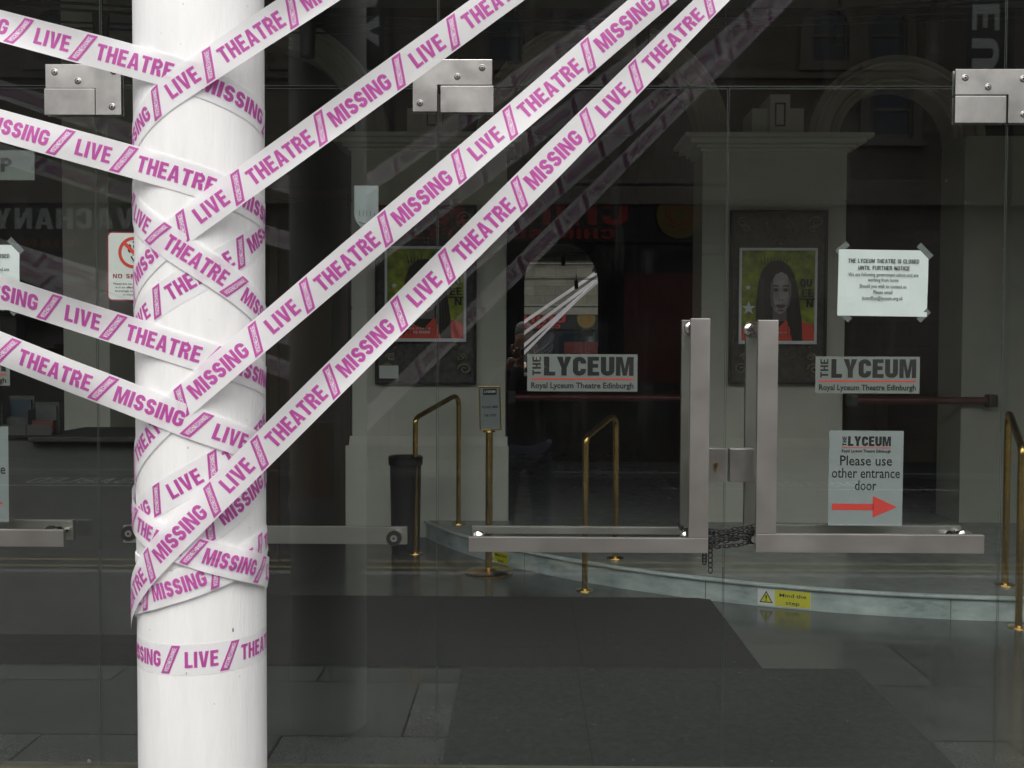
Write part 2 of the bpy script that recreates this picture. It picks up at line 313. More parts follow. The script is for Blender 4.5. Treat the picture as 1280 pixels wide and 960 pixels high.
    if c == 'S':
        w = .56; r = w/2-h; ry = (1-t)/4
        p = _arc(w/2, 1-h-ry, r, ry, 0, 250, 10)+_arc(w/2, h+ry, r, ry, 70, -180, 10)
        return _stroke(p, t), w
    if c == '#':
        w = .6
        return [[(.1, 0), (.2, 0), (.3, 1), (.2, 1)], [(.36, 0), (.46, 0), (.56, 1), (.46, 1)], rc(0, .3, .11, .42), rc(.25, .3, .37, .42), rc(.5, .3, .6, .42), rc(0, .6, .14, .72), rc(.28, .6, .4, .72), rc(.54, .6, .62, .72)], w
    return [], .3
_tri = {}
def caps(text, t=.2, gap=.09):
    """(triangles in 2-D, width) for a line of capitals of height 1"""
    key = (text, t, gap)
    if key in _tri: return _tri[key]
    x = 0; out = []
    for ch in text:
        g, w = glyph(ch, t)
        for poly in g:
            pts = [(p[0]+x, p[1]) for p in poly]
            if len(pts) <= 4 and len(pts) > 2 and all(True for _ in pts) and len(poly) == 4 and not ch in 'K': out.append(pts)
            else:
                for tr in tessellate_polygon([[Vector((p[0], p[1], 0)) for p in pts]]): out.append([pts[i] for i in tr])
        x += w+gap
    _tri[key] = (out, x-gap); return _tri[key]
_bf = {}
def plain(text, off=0):
    key = (text, off)
    if key in _bf: return _bf[key]
    c = bpy.data.curves.new('tmp', 'FONT'); c.body = text; c.size = 1; c.offset = off; c.resolution_u = 2; c.fill_mode = 'FRONT'
    o = bpy.data.objects.new('tmp', c); COL.objects.link(o); bpy.context.view_layer.update()
    me = o.to_mesh(); out = [[(me.vertices[i].co.x, me.vertices[i].co.y) for i in p.vertices] for p in me.polygons]
    xs = [p[0] for f in out for p in f]
    o.to_mesh_clear(); bpy.data.objects.remove(o); bpy.data.curves.remove(c)
    x0 = min(xs); out = [[(p[0]-x0, p[1]) for p in f] for f in out]
    _bf[key] = (out, max(xs)-x0); return _bf[key]
def write(mb, tris, cx, cz, w, h, f, mi=0, rot=0):
    """put a line of text (tris,width) centred on cx, base at cz, width w, height h through f(a,b)"""
    T, tw = tris; sx = w/tw
    for p in T: mb.face([f(cx-w/2+q[0]*sx, cz+q[1]*h) for q in p], mi)

# ================================================================== THE SETTING: pavement, road, ground
GY = 3.5                       # the glass front stands on this plane
FAC = -8.0                     # face of the buildings across the street
g = MB(); g.face([(-300, -300, -.14), (300, -300, -.14), (300, 300, -.14), (-300, 300, -.14)]); struct(g.build('ground', 'asphalt'))
g = MB(); g.box((-40, -.30, -.5), (40, GY+.1, 0), bev=.004); struct(g.build('pavement', 'pave'))
g = MB(); g.box((-40, -.42, -.5), (40, -.302, -.002), bev=.012); struct(g.build('kerb', 'kerb'))
g = MB(); g.face([(-40, -.42, -.07), (40, -.42, -.07), (40, -6.6, -.07), (-40, -6.6, -.07)]); struct(g.build('road', 'asphalt'))
for k, y in enumerate((-.80, -1.04)):
    g = MB(); g.face([(-40, y, -.066), (40, y, -.066), (40, y-.075, -.066), (-40, y-.075, -.066)]); struct(g.build('road_line', 'yellow'))
g = MB(); g.box((-40, -6.75, -.5), (40, -6.602, -.002), bev=.012); struct(g.build('kerb', 'kerb'))
g = MB(); g.box((-40, FAC-.5, -.5), (40, -6.752, 0), bev=.004); struct(g.build('pavement', 'pave'))
for cx in (-5.5, 3.5):
    g = MB(); write(g, caps('DISABLED', .13, .16), -cx, 0, 1.6, .5, lambda a, b: (-a, -5.75-b, -.065)); struct(g.build('road_marking', 'white'))
    g = MB(); g.box((cx-1.8, -5.55, -.0685), (cx+1.8, -5.50, -.0662)); struct(g.build('road_marking', 'white'))

# ================================================================== LOBBY SHELL
LX0, LX1, LYB, LZ = -6.0, 6.0, 15.2, 4.7
g = MB(); g.box((LX0, GY+.1, -.5), (LX1, LYB, 0)); o = g.build('indoor_floor', 'ifloor'); struct(o)
g = MB(); g.box((LX0-.3, GY-.25, LZ), (LX1+.3, LYB+.2, LZ+.3)); struct(g.build('ceiling', 'ceil'))
for a, b, nm in (((LX0-.3, GY+.12, 0), (LX0, LYB, LZ), 'left'), ((LX1, GY+.12, 0), (LX1+.3, LYB, LZ), 'right')):
    g = MB(); g.box(a, b); o = g.build('lobby_side_wall', 'cream'); tag(o, f'cream lobby wall, pale to bounce daylight, closing the {"box office" if nm == "left" else "stairs"} side', 'wall')  # out-of-view side walls, cream to bounce more daylight into the lobby
# front lintel wall above the glass, cut low so more sky reaches the column's back
g = MB(); g.box((-14, GY-.12, 4.22), (14, GY+.28, 5.0)); g.box((-14, GY-.12, 0), (LX0-.31, GY+.28, 4.22)); g.box((LX1+.31, GY-.12, 0), (14, GY+.28, 4.22))
tag(g.build('theatre_front_wall', 'stone'), 'pale theatre wall above and beside the glass front', 'wall')

# mats
def sheet(name, mat, x0, x1, y0, y1, z0, z1, label, cat, seams=()):
    g = MB(); g.box((x0, y0, z0), (x1, y1, z1), bev=.003); rl = random.Random(int(y0*10))
    for _ in range(34):      # lint and grit lying on it
        x = rl.uniform(x0+.02, x1-.02); y = rl.uniform(y0+.02, y1-.02); a = rl.uniform(0, 6.3); L_ = rl.choice((.003, .004, .005, .008)); w_ = rl.uniform(.0012, .003)
        c_, s_ = math.cos(a), math.sin(a); g.face([(x+c_*L_*i-s_*w_*j, y+s_*L_*i+c_*w_*j, z1+.0012) for i, j in ((-1, -1), (1, -1), (1, 1), (-1, 1))], 1)
    for (xa, ya, xb, yb) in seams:      # butt joints between the lengths of matting
        g.face([(xa, ya, z1+.0006), (xb, ya, z1+.0006), (xb, yb, z1+.0006), (xa, yb, z1+.0006)], 2)
    return tag(g.build(name, [mat, 'lint', 'joint']), label, cat)
sheet('floor_mat', 'mat_d', -3.6, 1.21, 5.135, 6.62, 0, .008, 'wide black rubber entrance mat across the lobby floor', 'mat', [(x, 5.14, x+.008, 6.6) for x in (-2.4, -1.5, -.6, .3)]+[(-3.5, 5.46, -1.51, 5.472), (-1.49, 5.52, -.61, 5.53), (-.59, 5.47, .29, 5.478), (.32, 5.55, 1.2, 5.558)])
sheet('floor_mat', 'mat_g', -.31, 1.67, 3.62, 5.125, 0, .012, 'grey speckled coir mat just inside the double doors', 'mat', [(.27, 3.63, .276, 5.12)])

# curved marble step
cx, cy, cr = 3.2, 10.5, 4.4
arc = []
for i in range(61):
    a = R_(180+8+(i/60)*164); arc.append((cx+cr*math.cos(a), cy+cr*math.sin(a)))
arc = [p for p in arc if p[0] < LX1-.02]
def off0(i, d):
    (x, y) = arc[i]; v = Vector((x-cx, y-cy)).normalized(); return (x+v.x*d, y+v.y*d)
t = thing('marble_step', 'curved white marble step sweeping across the lobby floor', 'step', (cx, cy, 0))
g = MB()
pts = arc
for i in range(len(pts)-1):
    (x0, y0), (x1, y1) = pts[i], pts[i+1]; g.face([(x0, y0, 0), (x1, y1, 0), (x1, y1, .125), (x0, y0, .125)])
# joints in the riser
for i in range(6, len(pts)-1, 7):
    (x, y) = off0(i, .0015); (x2, y2) = off0(i, -.001); a = math.atan2(y-cy, x-cx)
    tx, ty = -math.sin(a)*.0025, math.cos(a)*.0025
    g.face([(x-tx, y-ty, .002), (x+tx, y+ty, .002), (x+tx, y+ty, .124), (x-tx, y-ty, .124)], 1)
g.build('riser', ['marble', 'seam'], t, True)
g = MB()
prof = [(-.02, .125), (.012, .125), (.020, .131), (.022, .138), (.020, .145), (.012, .150), (-.012, .150)]
def off(i, d):
    (x, y) = pts[i]; v = Vector((x-cx, y-cy)).normalized(); return (x+v.x*d, y+v.y*d)
for i in range(len(pts)-1):
    for j in range(len(prof)-1):
        a = off(i, prof[j][0]); b = off(i+1, prof[j][0]); c = off(i+1, prof[j+1][0]); d = off(i, prof[j+1][0])
        g.face([(*a, prof[j][1]), (*b, prof[j][1]), (*c, prof[j+1][1]), (*d, prof[j+1][1])])
g.build('nosing', 'marble', t, True)
g = MB()
inn = [off(i, -.012) for i in range(len(pts))]
g.prism(inn + [(LX1-.02, LYB-.05), (inn[0][0], LYB-.05)], lambda p: (p[0], p[1], .02), lambda p: (p[0], p[1], .149))
g.build('tread', 'marbletop', t)
# pillars
PY = 8.8
def pillar(xa, xb, label):
    t = thing('lobby_pillar', label, 'pillar', ((xa+xb)/2, PY, .15), 'cream lobby pillars')
    z1 = P(960, 190, PY).z; z2 = P(960, 167, PY-.1).z
    g = MB(); g.box((xa, PY, .0), (xb, PY+.5, z1), bev=.012)
    g.build('shaft', 'cream', t)
    g = MB()
    for z in (1.52, 1.98, 2.44, 2.9):   # raised courses
        g.box((xa-.004, PY-.006, z), (xb+.004, PY, z+.445), bev=.008)
    g.build('facing', 'cream', t)
    g = MB(); zb = P(500, 548, PY).z
    g.box((xa-.05, PY-.05, .0), (xb+.03, PY-.001, zb-.06), bev=.01); 
    g.prism([(0, zb-.06), (.05, zb-.06), (.0, zb+.02)], lambda p: (xa-.02, PY-.001-p[0], p[1]), lambda p: (xb+.02, PY-.001-p[0], p[1]))
    g.build('plinth', 'cream', t)
    g = MB(); H = z2-z1
    for (o, a, b) in ((.03, 0, .22), (.07, .22, .42), (.13, .42, .72), (.18, .72, 1.0)):
        g.box((xa-o, PY-o, z1+H*a), (xb+o, PY+.5, z1+H*b-.001), bev=.012)
    g.build('cornice', 'cream2', t)
    xm = (xa+xb)/2+.03
    g = MB(); g.box((xm-.085, PY-.05, z2), (xm+.085, PY+.4, z2+.34), bev=.006); g.box((xm-.22, PY+.02, z2), (xm-.087, PY+.4, z2+.24), bev=.006); g.box((xm+.087, PY+.02, z2), (xm+.22, PY+.4, z2+.24), bev=.006)
    b = g.build('finial_block', 'cream', t)
    g = MB(); 
    for (a, c, d, e) in ((-.045, .07, .045, .085), (-.045, .255, .045, .27), (-.045, .085, -.032, .255), (.032, .085, .045, .255)): g.box((xm+a, PY-.056, z2+c), (xm+d, PY-.051, z2+e))
    g.build('inset_frame', 'brown', b)
    return t
XL0, XL1 = P(440, 400, PY).x, P(632, 400, PY).x
XR0, XR1 = P(877, 400, PY).x, P(1055, 400, PY).x
pillar(XL0, XL1, 'cream pillar behind the brass rail nearest the litter bin')
pillar(XR0, XR1, 'cream pillar behind the two upright door handles')
# wall piers beyond, back walls and arches
XE = P(1203, 400, PY).x
g = MB(); g.box((XE, PY+.0, 0), (LX1-.01, PY+.5, 3.45), bev=.01); tag(g.build('end_wall', 'endw'), 'pale lobby wall at the far end past the dark opening', 'wall')
XW = P(172, 400, PY).x; XW0 = P(118, 400, PY).x
g = MB(); g.box((XW0, PY-.6, 0), (XW, PY+.2, 4.6), bev=.01); tag(g.build('wall_pier', 'cream'), 'pale wall pier behind the no smoking sign', 'pier')
g = MB(); g.box((LX0+.01, PY+.6, 0), (XL0-.05, PY+.8, 4.6)); tag(g.build('box_office_wall', 'brown'), 'dark brown box office wall behind the white column', 'wall')

# arches over the three openings
def arch(x0, x1, zs, label):
    t = thing('lobby_arch', label, 'arch', ((x0+x1)/2, PY+.3, zs), 'arches between the lobby pillars')
    xm = (x0+x1)/2; r = (x1-x0)/2
    g = MB(); n = 28
    inner = [(xm-r*math.cos(math.pi*i/n), zs+r*.95*math.sin(math.pi*i/n)) for i in range(n+1)]
    ro = r+.27
    outer = [(xm-ro*math.cos(math.pi*i/n), zs+(r*.95+.27)*math.sin(math.pi*i/n)) for i in range(n+1)]
    for k in range(n):
        for (A, B, y) in ((inner, outer, PY+.22),):
            g.face([(A[k][0], y, A[k][1]), (A[k+1][0], y, A[k+1][1]), (B[k+1][0], y, B[k+1][1]), (B[k][0], y, B[k][1])])
        g.face([(inner[k][0], PY+.22, inner[k][1]), (inner[k+1][0], PY+.22, inner[k+1][1]), (inner[k+1][0], PY+.5, inner[k+1][1]), (inner[k][0], PY+.5, inner[k][1])])
        g.face([(outer[k][0], PY+.22, outer[k][1]), (outer[k+1][0], PY+.22, outer[k+1][1]), (outer[k+1][0], PY+.5, outer[k+1][1]), (outer[k][0], PY+.5, outer[k][1])])
    g.build('arch_ring', 'archstone', t, True)
    g = MB()
    for rr in (r+.06, r+.20):
        g.tube([(xm-rr*math.cos(math.pi*i/n), PY+.21, zs+(rr-.02)*math.sin(math.pi*i/n)) for i in range(n+1)], .022, 8)
    g.build('moulding', 'archstone', t, True)
    return t
zs = P(960, 167, PY-.1).z
arch(XL1, XR0, zs, 'cream arch above the dark opening with the mirror')
arch(XR1, XE, zs, 'cream arch above the opening beyond the taped notice')
arch(XW+.05, XL0, zs, 'cream arch above the dark box office wall')
g = MB(); g.box((LX0, PY+.502, zs+.02), (LX1, PY+.56, LZ-.01)); # spandrel with arch openings is kept dark and set behind the rings
g2 = MB()
xs = [LX0+.01, XW+.05, XL0, XL1, XR0, XR1, XE, LX1-.01]
def span(x0, x1, is_arch):
    n = 24
    if not is_arch:
        g2.box((x0, PY+.505, zs-.3), (x1, PY+.56, LZ-.01)); return
    xm = (x0+x1)/2; r = (x1-x0)/2
    for k in range(n):
        a = xm-r*math.cos(math.pi*k/n); b = xm-r*math.cos(math.pi*(k+1)/n)
        za = zs+r*.95*math.sin(math.pi*k/n); zb = zs+r*.95*math.sin(math.pi*(k+1)/n)
        if b-a > 1e-4: g2.face([(a, PY+.51, za), (b, PY+.51, zb), (b, PY+.51, LZ-.01), (a, PY+.51, LZ-.01)])
for i in range(7): span(xs[i], xs[i+1], i in (1, 3, 5))
tag(g2.build('spandrel_wall', 'brown'), 'dark upper lobby wall round the three arches', 'wall')

# corridor with the arched mirror in the centre opening
MYB = 14.5
g = MB(); g.box((XL1-.25, PY+.56, 0), (XL1-.1, MYB+.3, LZ-.02)); tag(g.build('corridor_wall', 'redbrown'), 'dark red corridor wall behind the sign stand', 'wall')
g = MB(); g.box((XR0+.1, PY+.56, 0), (XR0+.25, MYB+.3, LZ-.02)); tag(g.build('corridor_wall', 'redbrown'), 'dark red corridor wall behind the first upright door handle', 'wall')
g = MB(); g.box((XL1-.1, MYB+.16, 0), (XR0+.1, MYB+.3, LZ-.02)); tag(g.build('corridor_end_wall', 'redbrown'), 'dark red wall that carries the arched mirror', 'wall')
ma, mb_ = P(655, 470, MYB), P(748, 305, MYB)
mw = mb_.x-ma.x; mh = mb_.z-ma.z
t = thing('arched_mirror', 'tall arched mirror in the dark opening, reflecting the street', 'mirror', ((ma.x+mb_.x)/2, MYB, ma.z))
tilt = R_(-1.0)
def mmap(p, d): # local x, height, outwards
    return ((ma.x+mb_.x)/2+p[0], MYB - p[1]*math.sin(tilt)*1.0 + .0 - d, ma.z+p[1]*math.cos(tilt))
def arch2(w, h, n=24):
    r = w/2; ry = r*1.05
    return [(-r, 0), (r, 0)]+[(r*math.cos(math.pi*i/n), h-ry+ry*math.sin(math.pi*i/n)) for i in range(n+1)]
g = MB(); g.face([mmap(p, .0) for p in arch2(mw, mh)]); g.build('mirror_pane', 'mirror', t)
g = MB(); A = arch2(mw+.09, mh+.05); B = arch2(mw, mh)
A = [(p[0], p[1]-.045 if p[1] == 0 else p[1]) for p in A]
for i in range(len(A)):
    j = (i+1) % len(A)
    g.face([mmap(A[i], .02), mmap(A[j], .02), mmap(B[j], .02), mmap(B[i], .02)]); g.face([mmap(B[i], .02), mmap(B[j], .02), mmap(B[j], .0), mmap(B[i], .0)]); g.face([mmap(A[i], .02), mmap(A[j], .02), mmap(A[j], -.02), mmap(A[i], -.02)])
g.build('mirror_frame', 'wood', t)

# right opening: dark back wall with an inner arch, framed notice
g = MB(); g.box((XR1-.05, 11.2, 0), (LX1-.02, 11.35, LZ-.02)); tag(g.build('stair_back_wall', 'darkwall'), 'dark wall at the back of the opening by the framed notices', 'wall')
t = thing('inner_doorway', 'dim arched doorway deep inside the right hand opening', 'doorway', (P(1150, 500, 11.2).x, 11.2, .15))
xm = P(1180, 500, 11.2).x; r = .62
g = MB(); n = 20
for k in range(n):
    a0, a1 = math.pi*k/n, math.pi*(k+1)/n
    g.face([(xm-r*math.cos(a0), 11.17, 2.2+r*math.sin(a0)), (xm-r*math.cos(a1), 11.17, 2.2+r*math.sin(a1)), (xm-(r+.13)*math.cos(a1), 11.17, 2.2+(r+.13)*math.sin(a1)), (xm-(r+.13)*math.cos(a0), 11.17, 2.2+(r+.13)*math.sin(a0))])
g.box((xm-r-.13, 11.165, .15), (xm-r, 11.197, 2.2)); g.box((xm+r, 11.165, .15), (xm+r+.13, 11.197, 2.2))
g.build('architrave', 'brown', t)
g = MB(); g.face([(xm-r, 11.19, .15), (xm+r, 11.19, .15)]+[(xm+r*math.cos(math.pi*i/n), 11.19, 2.2+r*math.sin(math.pi*i/n)) for i in range(n+1)]); g.build('door_leaf', 'black', t)
a, b = P(1188, 468, 10.6), P(1213, 405, 10.6)
t = thing('framed_notice', 'pale framed notice with two white columns in the dark opening', 'notice', ((a.x+b.x)/2, 10.6, a.z))
g = MB(); g.box((a.x, 10.6, a.z), (b.x, 10.63, b.z), bev=.004); g.build('frame', 'black', t)
g = MB(); w = b.x-a.x; h = b.z-a.z
g.box((a.x+w*.1, 10.596, a.z+h*.06), (a.x+w*.45, 10.599, b.z-h*.3)); g.box((a.x+w*.52, 10.596, a.z+h*.06), (a.x+w*.88, 10.599, b.z-h*.3)); g.box((a.x+w*.1, 10.596, b.z-h*.26), (a.x+w*.88, 10.599, b.z-h*.06)); g.build('sheet', 'plate', t)
g = MB(); g.box((a.x-.05, 10.631, .15), (b.x+.55, 10.7, 3.6)); tag(g.build('screen_wall', 'darkwall'), 'dark return wall carrying the framed notice', 'wall')
a = P(1214, 500, 9.6); g = MB(); g.box((a.x-.03, 9.55, .15), (a.x+.03, 9.62, 3.3), bev=.01); tag(g.build('door_post', 'darkwall'), 'thin grey upright post beside the dark opening', 'post')

# red bars across the two openings
def bar(xa, xb, Y, z, label):
    t = thing('barrier_bar', label, 'barrier', ((xa+xb)/2, Y, z), 'red barrier bars across the openings')
    g = MB(); g.cyl((xa+.02, Y, z), (xb-.02, Y, z), .032, n=16); g.build('bar', 'redpaint', t, True)
    for x in (xa, xb):
        g = MB(); g.box((x-.04, Y-.05, z-.055), (x+.04, Y+.05, z+.055), bev=.02); g.build('bracket', 'black', t)
    return t
zb = P(740, 497, PY+.2).z
bar(XL1+.05, XR0-.05, PY+.22, zb, 'dark red bar across the opening below the arched mirror')
bar(XR1+.05, XE+.22, PY-.08, zb-.0, 'dark red bar across the opening at the far end')

# poster boards with frames and posters
def poster(px0, py0, px1, py1, qx0, qy0, qx1, qy1, lab_board, lab_poster, card):
    Y = PY-.045
    a, b = P(px0, py1, Y), P(px1, py0, Y)
    t = thing('poster_board', lab_board, 'poster board', ((a.x+b.x)/2, Y, a.z), 'carved dark boards on the cream pillars')
    g = MB(); g.box((a.x, Y, a.z), (b.x, PY-.007, b.z), bev=.006); gb = g
    g = MB(); fw = .022
    for (x0, z0, x1, z1) in ((a.x, a.z, b.x, a.z+fw), (a.x, b.z-fw, b.x, b.z), (a.x, a.z+fw, a.x+fw, b.z-fw), (b.x-fw, a.z+fw, b.x, b.z-fw)):
        g.box((x0, Y-.02, z0), (x1, Y-.001, z1), bev=.006)
    g.build('edge_frame', 'black', t)
    # carved scrolls in the corners and a crest at the top
    g = gb
    rnd = random.Random(3)
    def scroll(x, z, s, d):
        pts = []
        for i in range(22):
            an = i*.42; rr = s*(1-i/26); pts.append((x+d*rr*math.cos(an), Y-.012, z+rr*math.sin(an)*.8))
        g.tube(pts, .008, 6, 1)
    for (x, z, d) in ((a.x+.10, b.z-.10, 1), (b.x-.10, b.z-.10, -1), (a.x+.10, a.z+.13, 1), (b.x-.10, a.z+.13, -1)):
        scroll(x, z, .06, d); scroll(x+d*.03, z-.06 if z > (a.z+b.z)/2 else z+.1, .04, -d)
    xm = (a.x+b.x)/2
    for k in range(9):
        for d in (-1, 1): 
            zz = b.z-.07-k*.035; xx = xm+d*(.07+.06*math.sin(k*.7)); g.lathe([(0, -.014), (.014, 0), (0, .014)], (xx, Y-.01, zz), 8, 1)
            if k < 6: zz2 = a.z+.16+k*.05; g.lathe([(0, -.013), (.013, 0), (0, .013)], (xm+d*(.26+.02*math.sin(k)), Y-.01, zz2), 8, 1)
    g.build('backboard', ['board', 'boardorn'], t)
    # the poster
    Y2 = Y-.03
    c, d = P(qx0, qy1, Y2), P(qx1, qy0, Y2)
    p = thing('theatre_poster', lab_poster, 'poster', ((c.x+d.x)/2, Y2, c.z), 'silver framed portrait posters')
    g = MB(); fw = .022
    for (x0, z0, x1, z1) in ((c.x, c.z, d.x, c.z+fw*1.3), (c.x, d.z-fw, d.x, d.z), (c.x, c.z+fw*1.3, c.x+fw, d.z-fw), (d.x-fw, c.z+fw*1.3, d.x, d.z-fw)):
        g.box((x0, Y2-.012, z0), (x1, Y2+.012, z1), bev=.004)
    g.build('picture_frame', 'silver', p)
    g = MB(); w = d.x-c.x-2*fw; h = d.z-c.z-fw*2.3; x0 = c.x+fw; z0 = c.z+fw*1.3
    lay = [0]
    f = lambda u, v: (x0+u*w, Y2-lay[0], z0+v*h)
    g.face([f(0, 0), f(1, 0), f(1, 1), f(0, 1)], 0)
    def poly(pts, mi, dl=.0006):
        lay[0] += dl
        for tr in tessellate_polygon([[Vector((q[0], q[1], 0)) for q in pts]]): g.face([f(*pts[i]) for i in tr], mi)
    def ell(cx, cy, rx, ry, n=20, a0=0, a1=360): return [(cx+rx*math.cos(R_(a0+(a1-a0)*i/n)), cy+ry*math.sin(R_(a0+(a1-a0)*i/n))) for i in range(n+(0 if a1-a0 == 360 else 1))]
    def star(cx, cy, r): return [(cx+(r if i % 2 == 0 else r*.4)*math.cos(R_(90+36*i))*1.0, cy+(r if i % 2 == 0 else r*.4)*math.sin(R_(90+36*i))*.8) for i in range(10)]
    poly(star(.09, .59, .045), 5); poly(star(.10, .36, .10), 5)
    # sprigs of hair
    for k in range(9):
        x = .27+k*.04; poly([(x, .84), (x+.018, .84), (x-.02+.01*k, .95+.02*math.sin(k*2.1))], 1, .0001)
    poly([(0, 0), (1, 0), (1, .17), (.9, .20), (.72, .24), (.3, .24), (.1, .18), (0, .13)], 4)
    poly([(.20, .02), (.20, .40), (.23, .66), (.29, .80), (.40, .88), (.52, .89), (.64, .84), (.72, .74), (.77, .58), (.80, .40), (.83, .22), (.84, .0), (.70, 0), (.66, .16), (.5, .1), (.34, .16)], 1)
    poly([(.50, .13), (.62, .24), (.68, .08), (.64, .02)], 4)
    for k in range(16):      # loose strands of hair
        x = .24+.004*k+(0 if k % 2 else .42); xe = x-.03+.09*(k % 5)/5; poly([(x, .70), (x+.008, .70), (xe+.006, .05+.02*(k % 3)), (xe, .05+.02*(k % 3))], 7, .00004)
    poly([(.43, .22), (.62, .22), (.62, .36), (.43, .36)], 3)
    poly([(.395, .50), (.41, .40), (.46, .325), (.53, .295), (.60, .325), (.655, .40), (.68, .50), (.675, .63), (.62, .73), (.54, .765), (.46, .73), (.40, .63)], 2)
    for s in (-1, 1):
        poly(ell(.535+s*.068, .565, .046, .024, 14), 3); poly(ell(.535+s*.068, .562, .026, .013, 12), 1)
        poly([(.535+s*.025, .60), (.535+s*.12, .60), (.535+s*.11, .618), (.535+s*.03, .614)], 1)
    poly([(.52, .56), (.55, .56), (.575, .45), (.535, .435), (.497, .45)], 2); poly(ell(.516, .45, .012, .009, 8), 3); poly(ell(.557, .45, .012, .009, 8), 3)
    poly([(.46, .392), (.50, .405), (.535, .400), (.57, .405), (.61, .392), (.575, .365), (.535, .355), (.495, .365)], 6); poly([(.455, .391), (.535, .386), (.615, .391), (.535, .381)], 1)
    poly([(.40, .62), (.43, .70), (.43, .45), (.47, .33), (.41, .41), (.395, .5)], 3)
    poly([(.66, .62), (.63, .70), (.645, .47), (.60, .335), (.65, .41), (.676, .5)], 3, .0001)
    poly(ell(.535, .335, .045, .012, 12), 3, .0001)
    lay[0] += .0006
    for (s, u, v, ww, hh) in (('QU', .88, .60, .16, .085), ('EE', .90, .485, .16, .085), ('N', .93, .37, .09, .085)):
        write(g, caps(s, .2), u, v, ww, hh, f, 1)
    poly([(.80, .455), (1, .455), (1, .468), (.80, .468)], 1)
    lay[0] += .0006
    if card:
        write(g, plain('HER STORY IS'), .42, .10, .30, .03, f, 5); write(g, caps('THE READER', .2), .45, .055, .22, .028, f, 5)
    else:
        write(g, plain('on stage now'), .55, .085, .16, .03, f, 5)
    g.build('print', ['pgreen', 'phair', 'pskin', 'pskin2', 'pred', 'silver', 'plip', 'pstrand'], p)
    return t
poster(469, 257, 596, 480, 481, 308, 583, 427, 'carved dark board on the pillar by the litter bin', 'green portrait poster partly hidden behind the crossing white tape', True)
poster(911, 263, 1035, 480, 923, 310, 1022, 430, 'carved dark board on the pillar behind the upright handles', 'green portrait poster showing its whole face, beside the taped notice', False)
a, b = P(474, 473, PY-.07), P(498, 457, PY-.07)
g = MB(); g.box((a.x, PY-.075, a.z), (b.x, PY-.069, b.z)); tag(g.build('label_card', 'plate'), 'small pale card on the bottom of the carved board', 'card')
# small notices on the box office wall
for (x0, y0, x1, y1, nm, mat, lab) in ((347, 457, 371, 471, 'paper_note', 'plate', 'small pale paper note on the dark box office wall'), (399, 398, 426, 424, 'wall_plaque', 'black', 'square black panel on the dark box office wall')):
    a, b = P(x0, y1, PY+.55), P(x1, y0, PY+.55); g = MB(); g.box((a.x, PY+.58, a.z), (b.x, PY+.598, b.z), bev=.003); tag(g.build(nm, mat), lab, 'note' if mat == 'plate' else 'panel')
# door frames on the box office wall
a, b = P(338, 660, PY+.55), P(436, 250, PY+.55)
t = thing('office_doorway', 'dark panelled door in the box office wall', 'door', ((a.x+b.x)/2, PY+.55, 0))
g = MB(); g.box((a.x, PY+.53, 0), (a.x+.08, PY+.6, b.z), bev=.01); g.box((b.x-.08, PY+.53, 0), (b.x, PY+.6, b.z), bev=.01); g.box((a.x, PY+.53, b.z), (b.x, PY+.6, b.z+.1), bev=.01); g.build('door_frame', 'wood', t)
g = MB(); g.box((a.x+.081, PY+.57, 0), (b.x-.081, PY+.598, b.z-.001)); g.build('door_leaf', 'brown', t)
g = MB()
for (z0, z1) in ((.25, .95), (1.1, 2.2)): g.box((a.x+.15, PY+.555, z0), (b.x-.15, PY+.569, z1), bev=.012)
g.build('door_panel', 'wood', t)

# reception counter and leaflets
CY_ = 5.6
a = P(34, 546, CY_); b = P(172, 540, CY_)
t = thing('reception_counter', 'dark reception counter behind the left glass door', 'counter', ((a.x+b.x)/2, CY_, 0))
g = MB(); g.box((LX0+.05, CY_+.06, 0), (b.x+.05, CY_+.7, a.z-.03)); g.build('counter_body', 'darkwall', t)
g = MB(); g.box((a.x, CY_, a.z-.028), (b.x+.1, CY_+.75, a.z), bev=.006); g.build('counter_top', 'rubber', t)
def leaflets(px0, py0, px1, py1, mats, lab):
    a2, b2 = P(px0, py1, CY_+.12), P(px1, py0, CY_+.12)
    t = thing('leaflet_holder', lab, 'leaflet holder', ((a2.x+b2.x)/2, CY_+.12, a.z))
    g = MB(); g.box((a2.x-.01, CY_+.2, a.z+.001), (b2.x+.01, CY_+.215, b2.z+.02)); g.box((a2.x-.01, CY_+.10, a.z+.001), (b2.x+.01, CY_+.105, a.z+.06)); g.box((a2.x-.01, CY_+.106, a.z+.001), (a2.x-.006, CY_+.199, b2.z-.02)); g.build('holder', 'darkwall', t)
    h = b2.z-a.z
    g = MB(); g.box((a2.x, CY_+.14, a.z+.01), (b2.x, CY_+.18, a.z+h*.5)); g.build('leaflet', mats[0], t)
    g = MB(); g.box((a2.x, CY_+.185, a.z+.01), (b2.x, CY_+.198, b2.z)); g.build('leaflet', mats[1], t)
leaflets(38, 508, 64, 545, ('leaf_r', 'leaf_g'), 'red and grey leaflets in a holder on the reception counter')
leaflets(6, 500, 32, 545, ('leaf_g', 'leaf_b'), 'grey and blue leaflets in a holder at the counter end')
